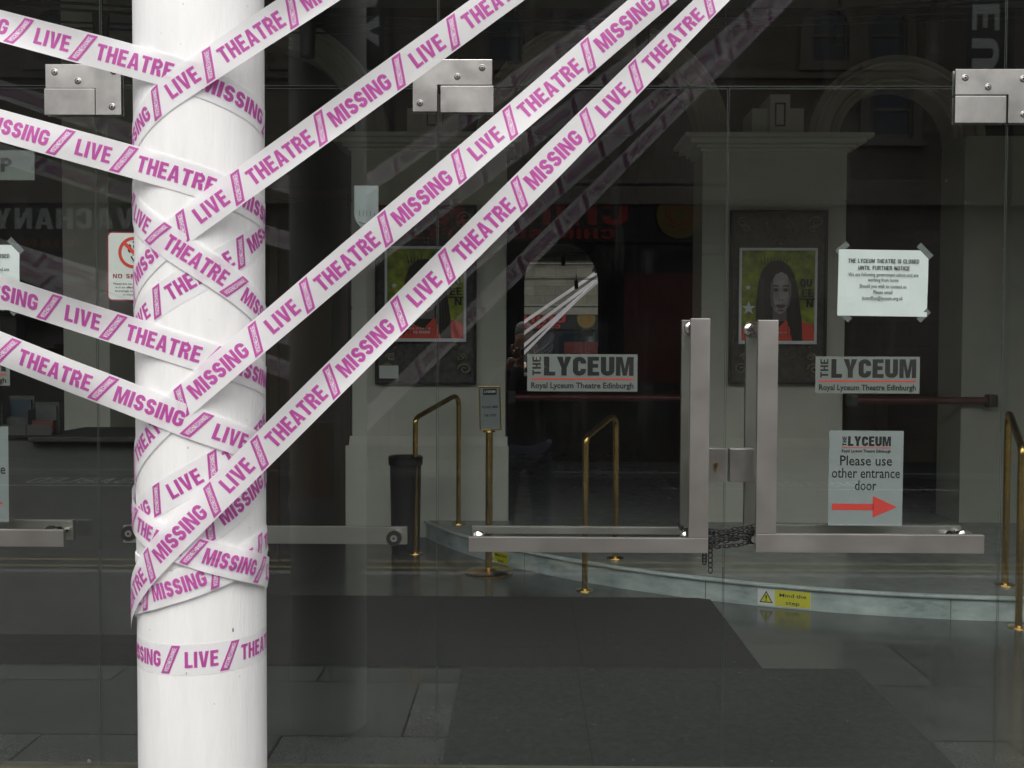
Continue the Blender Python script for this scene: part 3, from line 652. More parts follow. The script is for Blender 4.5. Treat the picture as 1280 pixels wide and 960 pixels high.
# shelf with stock behind the counter
for k, (py, lab) in enumerate(((430, 'upper dark shelf of stock behind the reception counter'), (385, 'topmost dark shelf of stock behind the reception counter'))):
    a3 = P(60, py, 8.2); t = thing('stock_shelf', lab, 'shelf', (-4.6, 8.4, a3.z), 'shelves behind the counter')
    g = MB(); g.box((LX0+.02, 8.15, a3.z-.03), (XW0-.05, 8.55, a3.z)); g.build('board', 'wood', t)
    x = LX0+.3; rnd = random.Random(k)
    while x < XW0-.4:
        w = rnd.uniform(.04, .14); hh = rnd.uniform(.08, .24); g = MB(); g.box((x, 8.3, a3.z+.001), (x+w, 8.45, a3.z+hh)); g.build('carton', rnd.choice(('leaf_g', 'leaf_r', 'signpale', 'darkwall')), t); x += w+rnd.uniform(.01, .15)
g = MB(); g.box((LX0+.02, 8.56, 0), (XW0-.02, 8.66, 4.6)); tag(g.build('counter_back_wall', 'darkwall'), 'dark wall behind the reception counter shelves', 'wall')

# litter bin
a = PZ(507, 690, 0); rb = .125; hb = .77
t = thing('litter_bin', 'dark cylindrical litter bin with a rim beside the brass rail', 'bin', (a.x, a.y, 0))
g = MB(); g.lathe([(0, 0), (rb*.86, 0), (rb*.9, .02), (rb, hb-.06)], (a.x, a.y, 0), 32); g.build('body', 'black', t, True)
g = MB(); g.lathe([(rb*1.0, hb-.075), (rb*1.08, hb-.07), (rb*1.1, hb-.01), (rb*1.04, hb), (rb*.85, hb-.004), (rb*.8, hb-.05)], (a.x, a.y, 0), 32); g.build('rim', 'dark', t, True)
g = MB(); g.lathe([(.0, hb-.05), (rb*.8, hb-.05)], (a.x, a.y, 0), 32); g.build('inner_lid', 'rubber', t)

# brass hand rails
def rail(fo, fi, to, ti, label):
    t = thing('brass_handrail', label, 'handrail', fo, 'brass hand rails on the marble step')
    fo, fi = Vector(fo), Vector(fi); A = Vector((fo.x, fo.y, to)); B = Vector((fi.x, fi.y, ti))
    d = (B-A).normalized(); pts = [fo+Vector((0, 0, .01))]
    def corner(p, d0, d1, r=.09, n=7):
        q0, q1 = p-d0*r, p+d1*r
        return [q0.lerp(p, s/n).lerp(p.lerp(q1, s/n), s/n) for s in range(n+1)]
    up = Vector((0, 0, 1))
    pts += corner(A, up, d, .05)+corner(B, d, -up, .11)+[fi+Vector((0, 0, .01))]
    g = MB(); g.tube(pts, .021, 14); g.build('rail', 'brass', t, True)
    for f in (fo, fi):
        g = MB(); g.lathe([(0, .012), (.024, .012), (.03, .010), (.058, .006), (.06, 0), (.0, 0)], f, 24); g.build('floor_flange', 'brass', t, True)
    return t
a = PZ(519, 692, .0); b = PZ(573, 655, .15); rail(a, b, P(516, 523, a.y).z, P(573, 492, b.y).z, 'brass handrail beside the dark litter bin')
a = PZ(731, 738, .0); b = PZ(769, 698, .15); rail(a, b, P(735, 547, a.y).z, P(770, 516, b.y).z, 'brass handrail alone in front of the dark central opening')
a = PZ(1273, 784, .0); b = PZ(1256, 731, .15); rail(a, b, P(1273, 560, a.y).z, P(1256, 511, b.y).z, 'brass handrail at the far right edge of the step')

# sign stand
a = PZ(611, 716, 0)
t = thing('sign_stand', 'brass sign stand asking visitors to mind the step', 'sign stand', (a.x, a.y, 0))
g = MB(); g.lathe([(0, .04), (.04, .038), (.06, .025), (.165, .016), (.175, .008), (.175, 0), (0, 0)], (a.x, a.y, 0), 36); g.build('base', 'brass', t, True)
zt = P(611, 540, a.y).z; g = MB(); g.cyl((a.x, a.y, .03), (a.x, a.y, zt), .026, n=20); g.cyl((a.x, a.y, zt), (a.x, a.y, zt+.012), .045, .04, n=20); g.build('pole', 'brass', t, True)
b0, b1 = P(599.5, 538, a.y-.02), P(627, 483, a.y-.02); w = b1.x-b0.x; h = b1.z-b0.z
fr = thing  # the sign plate is a part of the stand
g = MB(); fw = .009
T4 = Matrix.Translation((b0.x, a.y-.02, b0.z)) @ Matrix.Rotation(R_(-1.5), 4, 'Y')
for (x0, z0, x1, z1) in ((0, 0, w, fw), (0, h-fw, w, h), (0, fw, fw, h-fw), (w-fw, fw, w, h-fw)): g.box((x0, -.012, z0), (x1, .012, z1), bev=.003, M4=T4)
fo = g.build('sign_frame', 'brass', t)
g = MB(); F = lambda u, v, d=.0: T4 @ Vector((u, -d, v))
g.box((fw, -.004, fw), (w-fw, .008, h-fw), mi=0, M4=T4)
g.face([F(w*.2, h*.8, .005), F(w*.82, h*.8, .005), F(w*.82, h*.94, .005), F(w*.2, h*.94, .005)], 1)
write(g, caps('LYCEUM', .2), w*.51, h*.85, w*.5, h*.05, lambda u, v: F(u, v, .006), 2)
write(g, caps('PLEASE MIND', .18), w*.5, h*.50, w*.74, h*.055, lambda u, v: F(u, v, .006), 1)
write(g, caps('THE STEP', .18), w*.5, h*.31, w*.55, h*.055, lambda u, v: F(u, v, .006), 1)
g.build('sign_card', ['signpale', 'ink', 'plate'], fo)

# mind the step labels on the riser
def on_step(px, py):      # hit the riser cylinder
    d = ray(px, py); ox, oy = -cx, -cy; A = d.x**2+d.y**2; Bq = 2*(d.x*ox+d.y*oy); C = ox*ox+oy*oy-cr*cr
    s = (-Bq-math.sqrt(Bq*Bq-4*A*C))/(2*A); p = Vector((0, 0, EYE))+d*s; return math.atan2(p.y-cy, p.x-cx), p.z
def step_label(px, py, w, h, lab):
    an, z = on_step(px, py); z = min(max(z, h/2+.004), .12-h/2)
    g = MB(); rr = [.0018]
    f = lambda u, v: (cx+(cr+rr[0])*math.cos(an+u/cr), cy+(cr+rr[0])*math.sin(an+u/cr), z+v)
    def rect(u0, v0, u1, v1, mi, n=6):
        for k in range(n):
            a = u0+(u1-u0)*k/n; b = u0+(u1-u0)*(k+1)/n; g.face([f(a, v0), f(b, v0), f(b, v1), f(a, v1)], mi)
    rect(-w/2, -h/2, w/2, h/2, 1); rr[0] = .0026
    rect(-w*.17, -h/2+.004, w/2-.003, h/2-.004, 0)
    tx = -w*.335; tri = [(tx-.042, -h*.34), (tx+.042, -h*.34), (tx, h*.36)]
    g.face([f(*p) for p in tri], 2); rr[0] = .0032; tri = [(tx-.032, -h*.28), (tx+.032, -h*.28), (tx, h*.24)]; g.face([f(*p) for p in tri], 0)
    rr[0] = .004; g.face([f(tx-.004, -h*.1), f(tx+.004, -h*.1), f(tx+.005, h*.12), f(tx-.005, h*.12)], 2); g.face([f(tx-.004, -h*.22), f(tx+.004, -h*.22), f(tx+.004, -h*.15), f(tx-.004, -h*.15)], 2)
    write(g, plain('Mind the', .012), w*.165, h*.08, w*.5, h*.30, f, 2); write(g, plain('step', .012), w*.165, -h*.34, w*.26, h*.30, f, 2)
    tag(g.build('warning_label', ['hazard', 'plate', 'ink']), lab, 'label')
step_label(980, 748, .325, .108, 'yellow mind the step label on the riser below the chain')
step_label(622, 696, .26, .09, 'yellow mind the step label behind the sign stand pole')

# ================================================================== LIGHTING RAILS in the lobby (unlit spots on taut cables)
def spot_rail(p0, p1, n, lab, s0):
    t = thing('spotlight_cable', lab, 'lighting cable', p0, 'spotlight cables under the lobby ceiling')
    p0, p1 = Vector(p0), Vector(p1)
    for dy in (0, .16):
        g = MB(); pts = [p0.lerp(p1, i/24)+Vector((0, dy, -.28*math.sin(math.pi*i/24)*(1-.3*dy))) for i in range(25)]; g.tube(pts, .008, 6); g.build('cable', 'cable', t)
    for k in range(n):
        s = (k+s0)/n; q = p0.lerp(p1, s)+Vector((0, .08, -.28*math.sin(math.pi*s)))
        g = MB(); g.cyl(q+Vector((0, 0, -.03)), q+Vector((0, 0, .10)), .012, n=8); g.cyl(q+Vector((0, 0, -.22)), q+Vector((0, 0, -.03)), .042, .05, n=16); g.build('spot_lamp', 'black', t, True)
spot_rail((-5.5, 6.0, 3.85), (5.5, 6.0, 3.75), 9, 'slack cable of black spotlights nearest the glass', .45)
spot_rail((-5.5, 7.2, 4.0), (5.5, 7.2, 4.3), 8, 'slack cable of black spotlights over the marble step', .6)

# ================================================================== GLASS FRONT
T2 = .006
G0, G1 = GY-T2, GY+T2
X = lambda px, py=500: P(px, py, GY).x
Zt = P(700, 111, GY).z; Zb = P(60, 956.5, GY).z; ZT = 4.2
xA, xB, xC, xD = X(123.5), X(547), X(906), X(1251)
xm2 = xA-.98; xm3 = xm2-1.17; xp2 = xD+1.17; xp3 = xp2+.98
GAP = .004
def pane(x0, x1, z0, z1, parent):
    g = MB(); g.box((x0+GAP/2, G0, z0), (x1-GAP/2, G1, z1)); o = g.build('pane', 'glass', parent)
    g = MB(); e = .0013     # ground edges of the pane, seen as thin grey-green lines
    for x in (x0+GAP/2, x1-GAP/2-e): g.box((x, G0-.0012, z0), (x+e, G0-.0002, z1))
    for z in (z0, z1-e): g.box((x0+GAP/2+e, G0-.0012, z), (x1-GAP/2-e, G0-.0002, z+e))
    g.build('pane_edge', EDGE, o); return o
EDGE = M('ground_glass_edge', (.055, .065, .058), .4)
def screw(g, x, z, y):
    g.lathe([(0, 0)], (0, 0, 0), 3) if False else None
    k = len(g.v)
def screws(pts, y, parent):
    for (x, z) in pts:
        g = MB(); n = 20
        def ring(r, dy): return [(x+r*math.cos(2*math.pi*i/n), y-dy, z+r*math.sin(2*math.pi*i/n)) for i in range(n)]
        rs = [(.0115, .0004, 0), (.0100, .0012, 0), (.0085, .0012, 1), (.0085, .0003, 1), (.0062, .0022, 0), (.0038, .0024, 0), (.0034, .0008, 1)]
        for (a, b) in zip(rs, rs[1:]):
            A, B = ring(a[0], a[1]), ring(b[0], b[1])
            for i in range(n): j = (i+1) % n; g.face([A[i], A[j], B[j], B[i]], b[2])
        g.face(ring(rs[-1][0], rs[-1][1]), 1)
        g.build('screw', ['steel', 'dark'], parent, True)
def patch_L(px0, py0, px1, py1, leg, legx, top_h, parent, scr):
    """L-shaped clamp plate on both faces of the glass; leg 'l' or 'r'"""
    a, b = P(px0, py1, GY), P(px1, py0, GY); zc = P((px0+px1)/2, top_h, GY).z; xl = P(legx, py1, GY).x
    if leg == 'l': poly = [(a.x, a.z), (xl, a.z), (xl, zc), (b.x, zc), (b.x, b.z), (a.x, b.z)]
    else: poly = [(xl, a.z), (b.x, a.z), (b.x, b.z), (a.x, b.z), (a.x, zc), (xl, zc)]
    g = MB(); g.prism(poly, lambda p: (p[0], G0-.011, p[1]), lambda p: (p[0], G0-.0015, p[1])); g.prism(poly, lambda p: (p[0], G1+.0015, p[1]), lambda p: (p[0], G1+.011, p[1]))
    o = g.build('corner_patch', 'steel', parent)
    bv = o.modifiers.new('edge', 'BEVEL'); bv.width = .0015; bv.segments = 2; bv.limit_method = 'ANGLE'
    screws([(P(*s, GY).x, P(*s, GY).z) for s in scr], G0-.0112, o)
def shoe(px0, py0, px1, py1, parent):
    a, b = P(px0, py1, GY), P(px1, py0, GY)
    g = MB(); g.box((a.x, G0-.0115, a.z), (b.x, G0-.0015, b.z), bev=.0015); g.box((a.x, G1+.0015, a.z), (b.x, G1+.0115, b.z), bev=.0015); g.build('pivot_shoe', 'steel', parent)
def hbar(x0, x1, z0, z1, yc, parent, posts, th=.02, name='pull_bar', mat='steelh', side=-1):
    g = MB(); g.box((x0, yc-th/2, z0), (x1, yc+th/2, z1), bev=.002); o = g.build(name, mat, parent)
    for (x, z) in posts:
        g = MB(); ya = yc-th/2*side*0; yb = G0-.001 if side < 0 else G1+.001
        g.cyl((x, yc-side*0, z), (x, yb, z), .012, n=16); g.cyl((x, yb-(-.012 if side > 0 else .012), z), (x, yb, z), .026, n=24); g.build('standoff', 'chrome', o, True)
    return o
YO, YI = GY-.10, GY+.10
# left (partly seen) door
t = thing('glass_entrance', 'glass door at the left edge carrying half a closed notice', 'glass door', ((xm2+xA)/2, GY, 0))
pane(xm2, xA, Zb+.005, Zt, t); shoe(58.5, 112.5, 121, 145, t)
a, b = P(81, 662, YO), P(81, 683, YO)
hbar(P(-260, 672, YO).x, a.x, b.z, a.z, YO, t, [(P(66, 668, GY).x, (a.z+b.z)/2)])
a, b = P(93, 650, YI), P(93, 674, YI); hbar(P(-250, 660, YI).x, a.x, b.z, a.z, YI, t, [(P(70, 668, GY).x, (a.z+b.z)/2)], side=1)
# fixed side panel with an inside bar
t = thing('glass_sidelight', 'fixed glass panel behind the white column, barred on the inside', 'glass panel', ((xA+xB)/2, GY, 0))
pane(xA, xB, Zb+.005, Zt, t)
a, b = P(155, 656, YI), P(509, 680, YI); o = hbar(a.x, b.x, b.z, a.z, YI, t, [], name='inside_bar')
for px in (163, 493):
    c = P(px, 672 if px > 300 else 666, GY); g = MB()
    g.cyl((c.x, G0-.012, c.z), (c.x, G0-.0005, c.z), .026, n=28, mi=0); g.cyl((c.x, G0-.0135, c.z), (c.x, G0-.0121, c.z), .012, n=20, mi=1); g.cyl((c.x, G0-.0145, c.z), (c.x, G0-.0136, c.z), .004, n=12, mi=0)
    g.cyl((c.x, G1+.0005, c.z), (c.x, YI-.01, c.z), .012, n=16, mi=1); g.build('bar_fixing', ['dark', 'chrome'], o, True)
patch_L(60, 82, 153.5, 145, 'r', 122, 112, t, [(71, 92), (100, 103), (144.5, 91), (142.5, 135)])
# double doors with L-shaped pulls inside and out
def L_pull(parent, v, hz, yc, side, posts, name='pull_handle'):
    """v=(x0,x1,ztop,zbot) upright, hz=(x0,x1,z0,z1) level"""
    g = MB(); th = .02
    g.box((v[0], yc-th/2, hz[3]-.0), (v[1], yc+th/2, v[2]), bev=.0022)
    g.box((hz[0], yc-th/2, hz[2]), (hz[1], yc+th/2, hz[3]), bev=.0022)
    o = g.build(name, 'steelh', parent)
    for (x, z) in posts:
        g = MB(); yb = G0-.001 if side < 0 else G1+.001; s = -1 if side < 0 else 1
        g.cyl((x, yc, z), (x, yb, z), .013, n=16); g.cyl((x, yb+s*.012, z), (x, yb, z), .027, n=24); g.cyl((x, yb+s*.05, z), (x, yb+s*.035, z), .02, .013, n=20); g.build('standoff', 'chrome', o, True)
    return o
dl = thing('glass_entrance', 'glass door leaf behind the crossing tapes, hinged under the patch with two screws', 'glass door', ((xB+xC)/2, GY, 0))
pane(xB, xC, Zb+.005, Zt, dl); shoe(551, 109, 617, 142, dl)
q = lambda px, py, Y: P(px, py, Y)
v0, v1 = q(863, 398, YO), q(884.5, 691, YO); h0 = q(586, 670.5, YO)
L_pull(dl, (v0.x, v1.x, v0.z, v1.z), (h0.x, v1.x, v1.z, h0.z), YO, -1, [(q(597, 672, GY).x, h0.z-.025), (v0.x+.02, v0.z-.03), (v0.x+.01, h0.z-.02)])
v0, v1 = q(852, 400, YI), q(868, 668, YI); h0 = q(590, 657, YI)
L_pull(dl, (v0.x, v1.x+.01, v0.z, v1.z), (h0.x, v1.x+.01, v1.z, h0.z), YI, 1, [(q(598, 672, GY).x, h0.z-.03), (v0.x+.03, v0.z-.03)])
dr = thing('glass_entrance', 'glass door leaf carrying the white closed notice and the arrow sign', 'glass door', ((xC+xD)/2, GY, 0))
pane(xC, xD, Zb+.005, Zt, dr); shoe(1191, 121.5, 1255, 155, dr)
v0, v1 = q(947, 400, YO), q(969, 690, YO); h1 = q(1229, 668.5, YO)
L_pull(dr, (v0.x, v1.x, v0.z, v1.z), (v0.x, h1.x, v1.z, h1.z), YO, -1, [(q(1204, 672, GY).x, h1.z-.025), (v0.x+.0, v0.z-.03), (v0.x, h1.z-.02)])
v0, v1 = q(932, 403, YI), q(950, 668, YI); h1 = q(1200, 657, YI)
L_pull(dr, (v0.x, v1.x, v0.z, v1.z), (v0.x, h1.x, v1.z, h1.z), YI, 1, [(q(1204, 672, GY).x-.02, h1.z-.03), (v0.x+.03, v0.z-.03)])
# lock cases
a, b = P(884, 602, GY), P(907.5, 560, GY); g = MB(); g.box((a.x-.05, G0-.014, a.z), (b.x-.002, G0-.0015, b.z), bev=.002); g.box((a.x-.05, G1+.0015, a.z), (b.x-.002, G1+.014, b.z), bev=.002); lc = g.build('lock_case', 'steel', dl)
c = P(893, 582, GY); g = MB(); y = G0-.0142
g.cyl((c.x, y-.006, c.z+.006), (c.x, y, c.z+.006), .0078, n=20, mi=0); g.box((c.x-.0045, y-.006, c.z-.017), (c.x+.0045, y, c.z+.002), mi=0, bev=.001); g.cyl((c.x, y-.0068, c.z+.006), (c.x, y-.0061, c.z+.006), .004, n=12, mi=1); g.build('key_cylinder', ['brass', 'dark'], lc, True)
a, b = P(910.5, 602, GY), P(941, 560, GY); g = MB(); g.box((a.x, G0-.014, a.z), (b.x, G0-.0015, b.z), bev=.004); g.box((a.x, G1+.0015, a.z), (b.x, G1+.014, b.z), bev=.004); g.build('lock_keep', 'steel', dr)
# right fixed panel and those beyond
t = thing('glass_sidelight', 'fixed glass panel past the right hand door and its big steel patch', 'glass panel', ((xD+xp2)/2, GY, 0))
pane(xD, xp2, Zb+.005, Zt, t); patch_L(1191, 88, 1291, 155, 'r', 1257, 120, t, [(1204, 99), (1232.5, 110.5), (1276, 100.5), (1276.5, 144.5)])
for (x0, x1, lab) in ((xm3, xm2, 'fixed glass panel outside the view beyond the left door'), (xp2, xp3, 'glass door outside the view beyond the right panel'), (LX0-.3, xm3, 'end glass panel by the left stone pier'), (xp3, LX1+.3, 'end glass panel by the right stone pier')):
    t = thing('glass_sidelight', lab, 'glass panel', ((x0+x1)/2, GY, 0)); pane(x0, x1, Zb+.005, Zt, t)
# transom lights above
for (x0, x1, lab) in ((LX0-.3, xm2, 'transom pane at the left end of the glass front'), (xm2, X(127, 60), 'transom pane above the left door'), (X(127, 60), X(548, 60), 'transom pane above the panel behind the white column'), (X(548, 60), X(1256, 60), 'wide transom pane above the double doors'), (X(1256, 60), LX1+.3, 'transom pane at the right end of the glass front')):
    t = thing('transom_light', lab, 'glass pane', ((x0+x1)/2, GY, Zt)); pane(x0, x1, Zt+.007, ZT, t)
    if 'double' in lab: patch_L(516.5, 76, 615.5, 141, 'l', 547, 107.5, t, [(603, 86.5), (572, 97.5), (525.5, 130.5)])
# sill
t = thing('door_sill', 'long metal sill under the glass front', 'sill', (0, GY, 0))
g = MB(); g.box((LX0-.3, GY-.05, 0.001), (LX1+.3, GY+.05, Zb-.006), bev=.004); g.build('sill_bar', 'sillm', t)
g = MB(); g.cyl((P(114, 948, GY).x, G0-.012, P(114, 948, GY).z), (P(114, 948, GY).x, G0-.002, P(114, 948, GY).z), .007, n=14); g.build('bolt', 'chrome', t, True)

# chain between the door pulls
g = MB(); rnd = random.Random(5)
def link(p, d, up, L=.021, w=.0062, r=.0021):
    d = d.normalized(); s = d.cross(up).normalized(); pts = []
    for i in range(12):
        a = 2*math.pi*i/12; pts.append(p + d*(L*.5*math.copysign(abs(math.cos(a))**.7, math.cos(a))) + s*(w*math.sin(a)))
    g.tube(pts, r, 6, closed=True)
def strand(a, b, sag, yo):
    a, b = Vector(a), Vector(b); n = max(3, int((b-a).length/.0155)); prev = None
    for i in range(n+1):
        s = i/n; p = a.lerp(b, s)+Vector((0, yo*math.sin(math.pi*s), -sag*math.sin(math.pi*s)))
        d = (b-a); up = Vector((0, 1, .4)) if i % 2 else Vector((0, -.4, 1)); link(p+Vector((0, rnd.uniform(-.002, .002), rnd.uniform(-.002, .002))), d, up)
for k, (y0, y1, sg, yo) in enumerate(((660, 664, .004, -.01), (667, 657, .006, .012), (673, 671, .002, -.016), (680, 668, .006, 0), (683, 677, .004, -.02), (664, 674, .003, .006), (677, 662, .0, -.008))):
    strand(P(866, y0, GY-.06), P(943, y1, GY-.065), sg, yo)
strand(P(888, 682, GY-.075), P(888, 712, GY-.075), 0, 0); strand(P(880.5, 690, GY-.07), P(880.5, 702, GY-.07), 0, 0)
for k in range(3): strand(P(846+k*6, 655+k*3, GY+.03), P(862, 668-k*4, GY-.03), .003, 0)
tag(g.build('security_chain', 'chain', None, True), 'black steel chain wound between the two door pulls', 'chain')

# ================================================================== NOTICES ON THE GLASS (stuck to the inside)
YS = G1+.0012
def panel(name, lab, cat, px0, py0, px1, py1, mats, rot=0, th=.0012, group=None, Y=YS, rad=0):
    a, b = P(px0, py1, Y), P(px1, py0, Y); w, h = b.x-a.x, b.z-a.z
    t = thing(name, lab, cat, ((a.x+b.x)/2, Y, a.z), group)
    T4 = Matrix.Translation(((a.x+b.x)/2, Y, (a.z+b.z)/2)) @ Matrix.Rotation(R_(rot), 4, 'Y')
    f = lambda u, v, d=0: T4 @ Vector((u*w-w/2, -d, v*h-h/2))
    return t, f, w, h
def lyceum_logo(g, f, u0, v0, u1, v1, mi, mr, asp, small=True):
    """THE (upright on its side) LYCEUM, rule, small line, inside the box u0..u1, v0..v1"""
    U = lambda u: u0+(u1-u0)*u; V = lambda v: v0+(v1-v0)*v
    write(g, caps('LYCEUM', .235, .065), (U(.125)+U(1))/2, V(.44), U(1)-U(.125), V(1)-V(.44), f, mi)
    T, tw = caps('THE', .2, .12)
    for p in T: g.face([f(U(.012+.082*(1-q[1])), V(.44)+(V(1)-V(.44))*(q[0]/tw)) for q in p], mi)
    g.face([f(U(0), V(.315)), f(U(1), V(.315)), f(U(1), V(.36)), f(U(0), V(.36))], mr)
    if small: write(g, plain('Royal Lyceum Theatre Edinburgh', .026), (U(0)+U(1))/2, V(.065), U(1)-U(0), (V(.30)-V(.02))*.85, f, mi)
def sticker(px0, py0, px1, py1, lab):
    t, f, w, h = panel('theatre_sticker', lab, 'sticker', px0, py0, px1, py1, None, group='theatre name stickers on the doors')
    g = MB(); g.face([f(0, 0), f(1, 0), f(1, 1), f(0, 1)]); bg = g.build('backing', 'vinyl', t)
    g = MB(); lyceum_logo(g, lambda u, v: f(u, v, .0006), .035, .03, .965, .93, 0, 1, w/h); g.build('lettering', ['ink', 'inkred'], t)
sticker(659, 443, 797, 489, 'grey theatre name sticker under the arched mirror')
sticker(1019, 446, 1150, 491.5, 'grey theatre name sticker below the taped closed notice')
sticker(-126, 440, 12, 481.5, 'grey theatre name sticker cut off by the left edge')
def closed(px0, py0, px1, py1, rot, lab):
    t, f, w, h = panel('closed_notice', lab, 'notice', px0, py0, px1, py1, None, rot, group='closed notices')
    g = MB(); n = 10
    for i in range(n):
        for j in range(n):
            c = lambda a, b: f(a/n, b/n, .0012*math.sin(a*1.1)*math.sin(b*.8))
            g.face([c(i, j), c(i+1, j), c(i+1, j+1), c(i, j+1)])
    o = g.build('sheet', 'paper', t, True)
    g = MB(); F = lambda u, v: f(u, v, .0024)
    write(g, caps('THE LYCEUM THEATRE IS CLOSED', .17, .11), .5, .80, .79, .062, F, 0); write(g, caps('UNTIL FURTHER NOTICE', .17, .11), .505, .695, .57, .062, F, 0)
    for (s, v, ww) in (('We are following government advice and are', .60, .78), ('working from home', .52, .34), ('Should you wish to contact us', .425, .52), ('Please email', .335, .21), ('boxoffice@lyceum.org.uk', .245, .45)):
        write(g, plain(s, .008), .5, v, ww, .078, F, 1)
    g.build('lettering', ['ink', 'inkgrey'], t)
    for (u, v, an, L) in ((.04, 1.02, 40, .16), (.96, .99, -45, .20), (.10, -.02, -40, .12), (.965, .02, 45, .16)):
        g = MB(); T = Matrix.Translation(f(u, v, -.0006)) @ Matrix.Rotation(R_(-an), 4, 'Y'); hw = .010; hl = L*w*.5
        g.face([T @ Vector(c) for c in ((-hl, 0, -hw), (hl, 0, -hw), (hl, 0, hw), (-hl, 0, hw))]); g.build('sticky_tape', 'stape', t)
closed(1047, 312.5, 1160.5, 395, .7, 'white closed notice taped up with every line readable')
closed(-90, 306, 24, 387, .2, 'white closed notice cut off by the left edge')
def please(px0, py0, px1, py1, lab):
    t, f, w, h = panel('direction_sign', lab, 'sign', px0, py0, px1, py1, None, .2, group='use other entrance signs')
    g = MB(); g.box((0, 0, 0), (0, 0, 0)) if False else None
    for d in (0,): g.face([f(0, 0), f(1, 0), f(1, 1), f(0, 1)])
    g.build('card', 'signpale', t)
    g = MB(); F = lambda u, v: f(u, v, .0007)
    lyceum_logo(g, F, .17, .76, .83, .94, 0, 1, 1)
    for (s, v, ww) in (('Please use', .635, .70), ('other entrance', .505, .92), ('door', .375, .29)): write(g, plain(s, .008), .5, v, ww, .150, F, 0)
    g.face([F(.05, .165), F(.61, .165), F(.61, .232), F(.05, .232)], 1); g.face([F(.60, .09), F(.93, .20), F(.60, .315)], 1)
    g.build('lettering', ['ink', 'inkred', 'inkgrey'], t)
please(1035, 538.5, 1129.5, 657, 'pale sign with red arrow standing on the level door handle')
please(-84, 533, 10, 652, 'pale sign with red arrow cut off by the left edge')
# small rounded sticker on the side panel
a, b = P(443, 286, YS), P(473, 232, YS); w = b.x-a.x; h = b.z-a.z
t = thing('rounded_sticker', 'small pale sticker with a scalloped foot on the glass beside the column', 'sticker', (a.x, YS, a.z))
pl = [(0, .28)]+[(.5-.5*math.cos(math.pi*k/10)*.92, .28-.27*math.sin(math.pi*k/10)) for k in range(1, 10)]+[(1, .28), (1, 1), (0, 1)]
g = MB(); g.prism(pl, lambda p: (a.x+p[0]*w, YS, a.z+p[1]*h), lambda p: (a.x+p[0]*w, YS+.0008, a.z+p[1]*h)); g.build('backing', 'signpale', t)
g = MB()
for k in range(4): g.tube([(a.x+w*(.22+.15*k), YS-.0012, a.z+h*.30), (a.x+w*(.22+.15*k), YS-.0012, a.z+h*.42)], .0011, 5)
g.tube([(a.x+w*.2, YS-.0012, a.z+h*.16), (a.x+w*.5, YS-.0012, a.z+h*.11), (a.x+w*.8, YS-.0012, a.z+h*.2), (a.x+w*.85, YS-.0012, a.z+h*.36)], .0011, 5); g.build('lettering', 'inkgrey', t)
# no smoking
t, f, w, h = panel('no_smoking_sign', 'white no smoking sign half hidden by the white column', 'sign', 134.5, 290, 205, 376, None, .4)
def rrect(u0, v0, u1, v1, ru, rv, n=5):
    o = []
    for (cu, cv, a0) in ((u1-ru, v1-rv, 0), (u0+ru, v1-rv, 90), (u0+ru, v0+rv, 180), (u1-ru, v0+rv, 270)):
        o += [(cu+ru*math.cos(R_(a0+90*i/n)), cv+rv*math.sin(R_(a0+90*i/n))) for i in range(n+1)]
    return o
g = MB(); g.face([f(*p) for p in rrect(0, 0, 1, 1, .08, .066)]); g.build('border', 'inkmaroon', t)
g = MB(); g.face([f(p[0], p[1], .0005) for p in rrect(.022, .018, .978, .982, .07, .055)]); g.build('plate', 'plate', t)
g = MB(); F = lambda u, v: f(u, v, .0011); cu, cv, ru = .47, .70, .275; rv = ru*w/h; n = 40
for i in range(n):
    a0, a1 = 2*math.pi*i/n, 2*math.pi*(i+1)/n
    g.face([F(cu+ru*math.cos(a0), cv+rv*math.sin(a0)), F(cu+ru*math.cos(a1), cv+rv*math.sin(a1)), F(cu+ru*.80*math.cos(a1), cv+rv*.80*math.sin(a1)), F(cu+ru*.80*math.cos(a0), cv+rv*.80*math.sin(a0))], 0)
def seg(u0, v0, u1, v1, t_, mi, d):
    dx, dy = (u1-u0)*w, (v1-v0)*h; L = math.hypot(dx, dy); nx, ny = -dy/L*t_/2/w, dx/L*t_/2/h
    g.face([f(u0+nx, v0+ny, d), f(u1+nx, v1+ny, d), f(u1-nx, v1-ny, d), f(u0-nx, v0-ny, d)], mi)
seg(cu-ru*.62, cv+rv*.62, cu+ru*.62, cv-rv*.62, .012, 0, .0021)
seg(.44, .60, .62, .70, .021, 1, .0014); seg(.46, .612, .54, .656, .0165, 3, .0017)
for (p, th) in (([(.40, .70), (.37, .74), (.42, .78), (.39, .82)], .005), ([(.50, .74), (.46, .79), (.50, .83), (.45, .86)], .005)):
    for s in range(len(p)-1): seg(*p[s], *p[s+1], th, 1, .0015)
write(g, caps('NO SMOKING', .18, .14), .5, .325, .80, .065, F, 2)
for k, s in enumerate(('These are no smoking premises', 'It is an offence to smoke or', 'knowingly to permit smoking', 'in these premises')): write(g, plain(s, .012), .5, .235-k*.052, (.80, .70, .72, .44)[k], .036, F, 1)
g.build('symbol', ['inkred', 'ink', 'inkmaroon', 'plate'], t)
# green-grey notice high on the left door
t, f, w, h = panel('door_notice', 'grey green notice high on the left door, ending in OP', 'notice', -60, 188, 43, 225, None, 0)
g = MB(); g.face([f(0, 0), f(1, 0), f(1, 1), f(0, 1)]); g.build('card', M('dull_green_card', (.10, .12, .11), .6), t)
g = MB(); write(g, caps('SHOP', .22), .42, .28, .62, .46, lambda u, v: f(u, v, .0006), 0); g.build('lettering', 'ink', t)

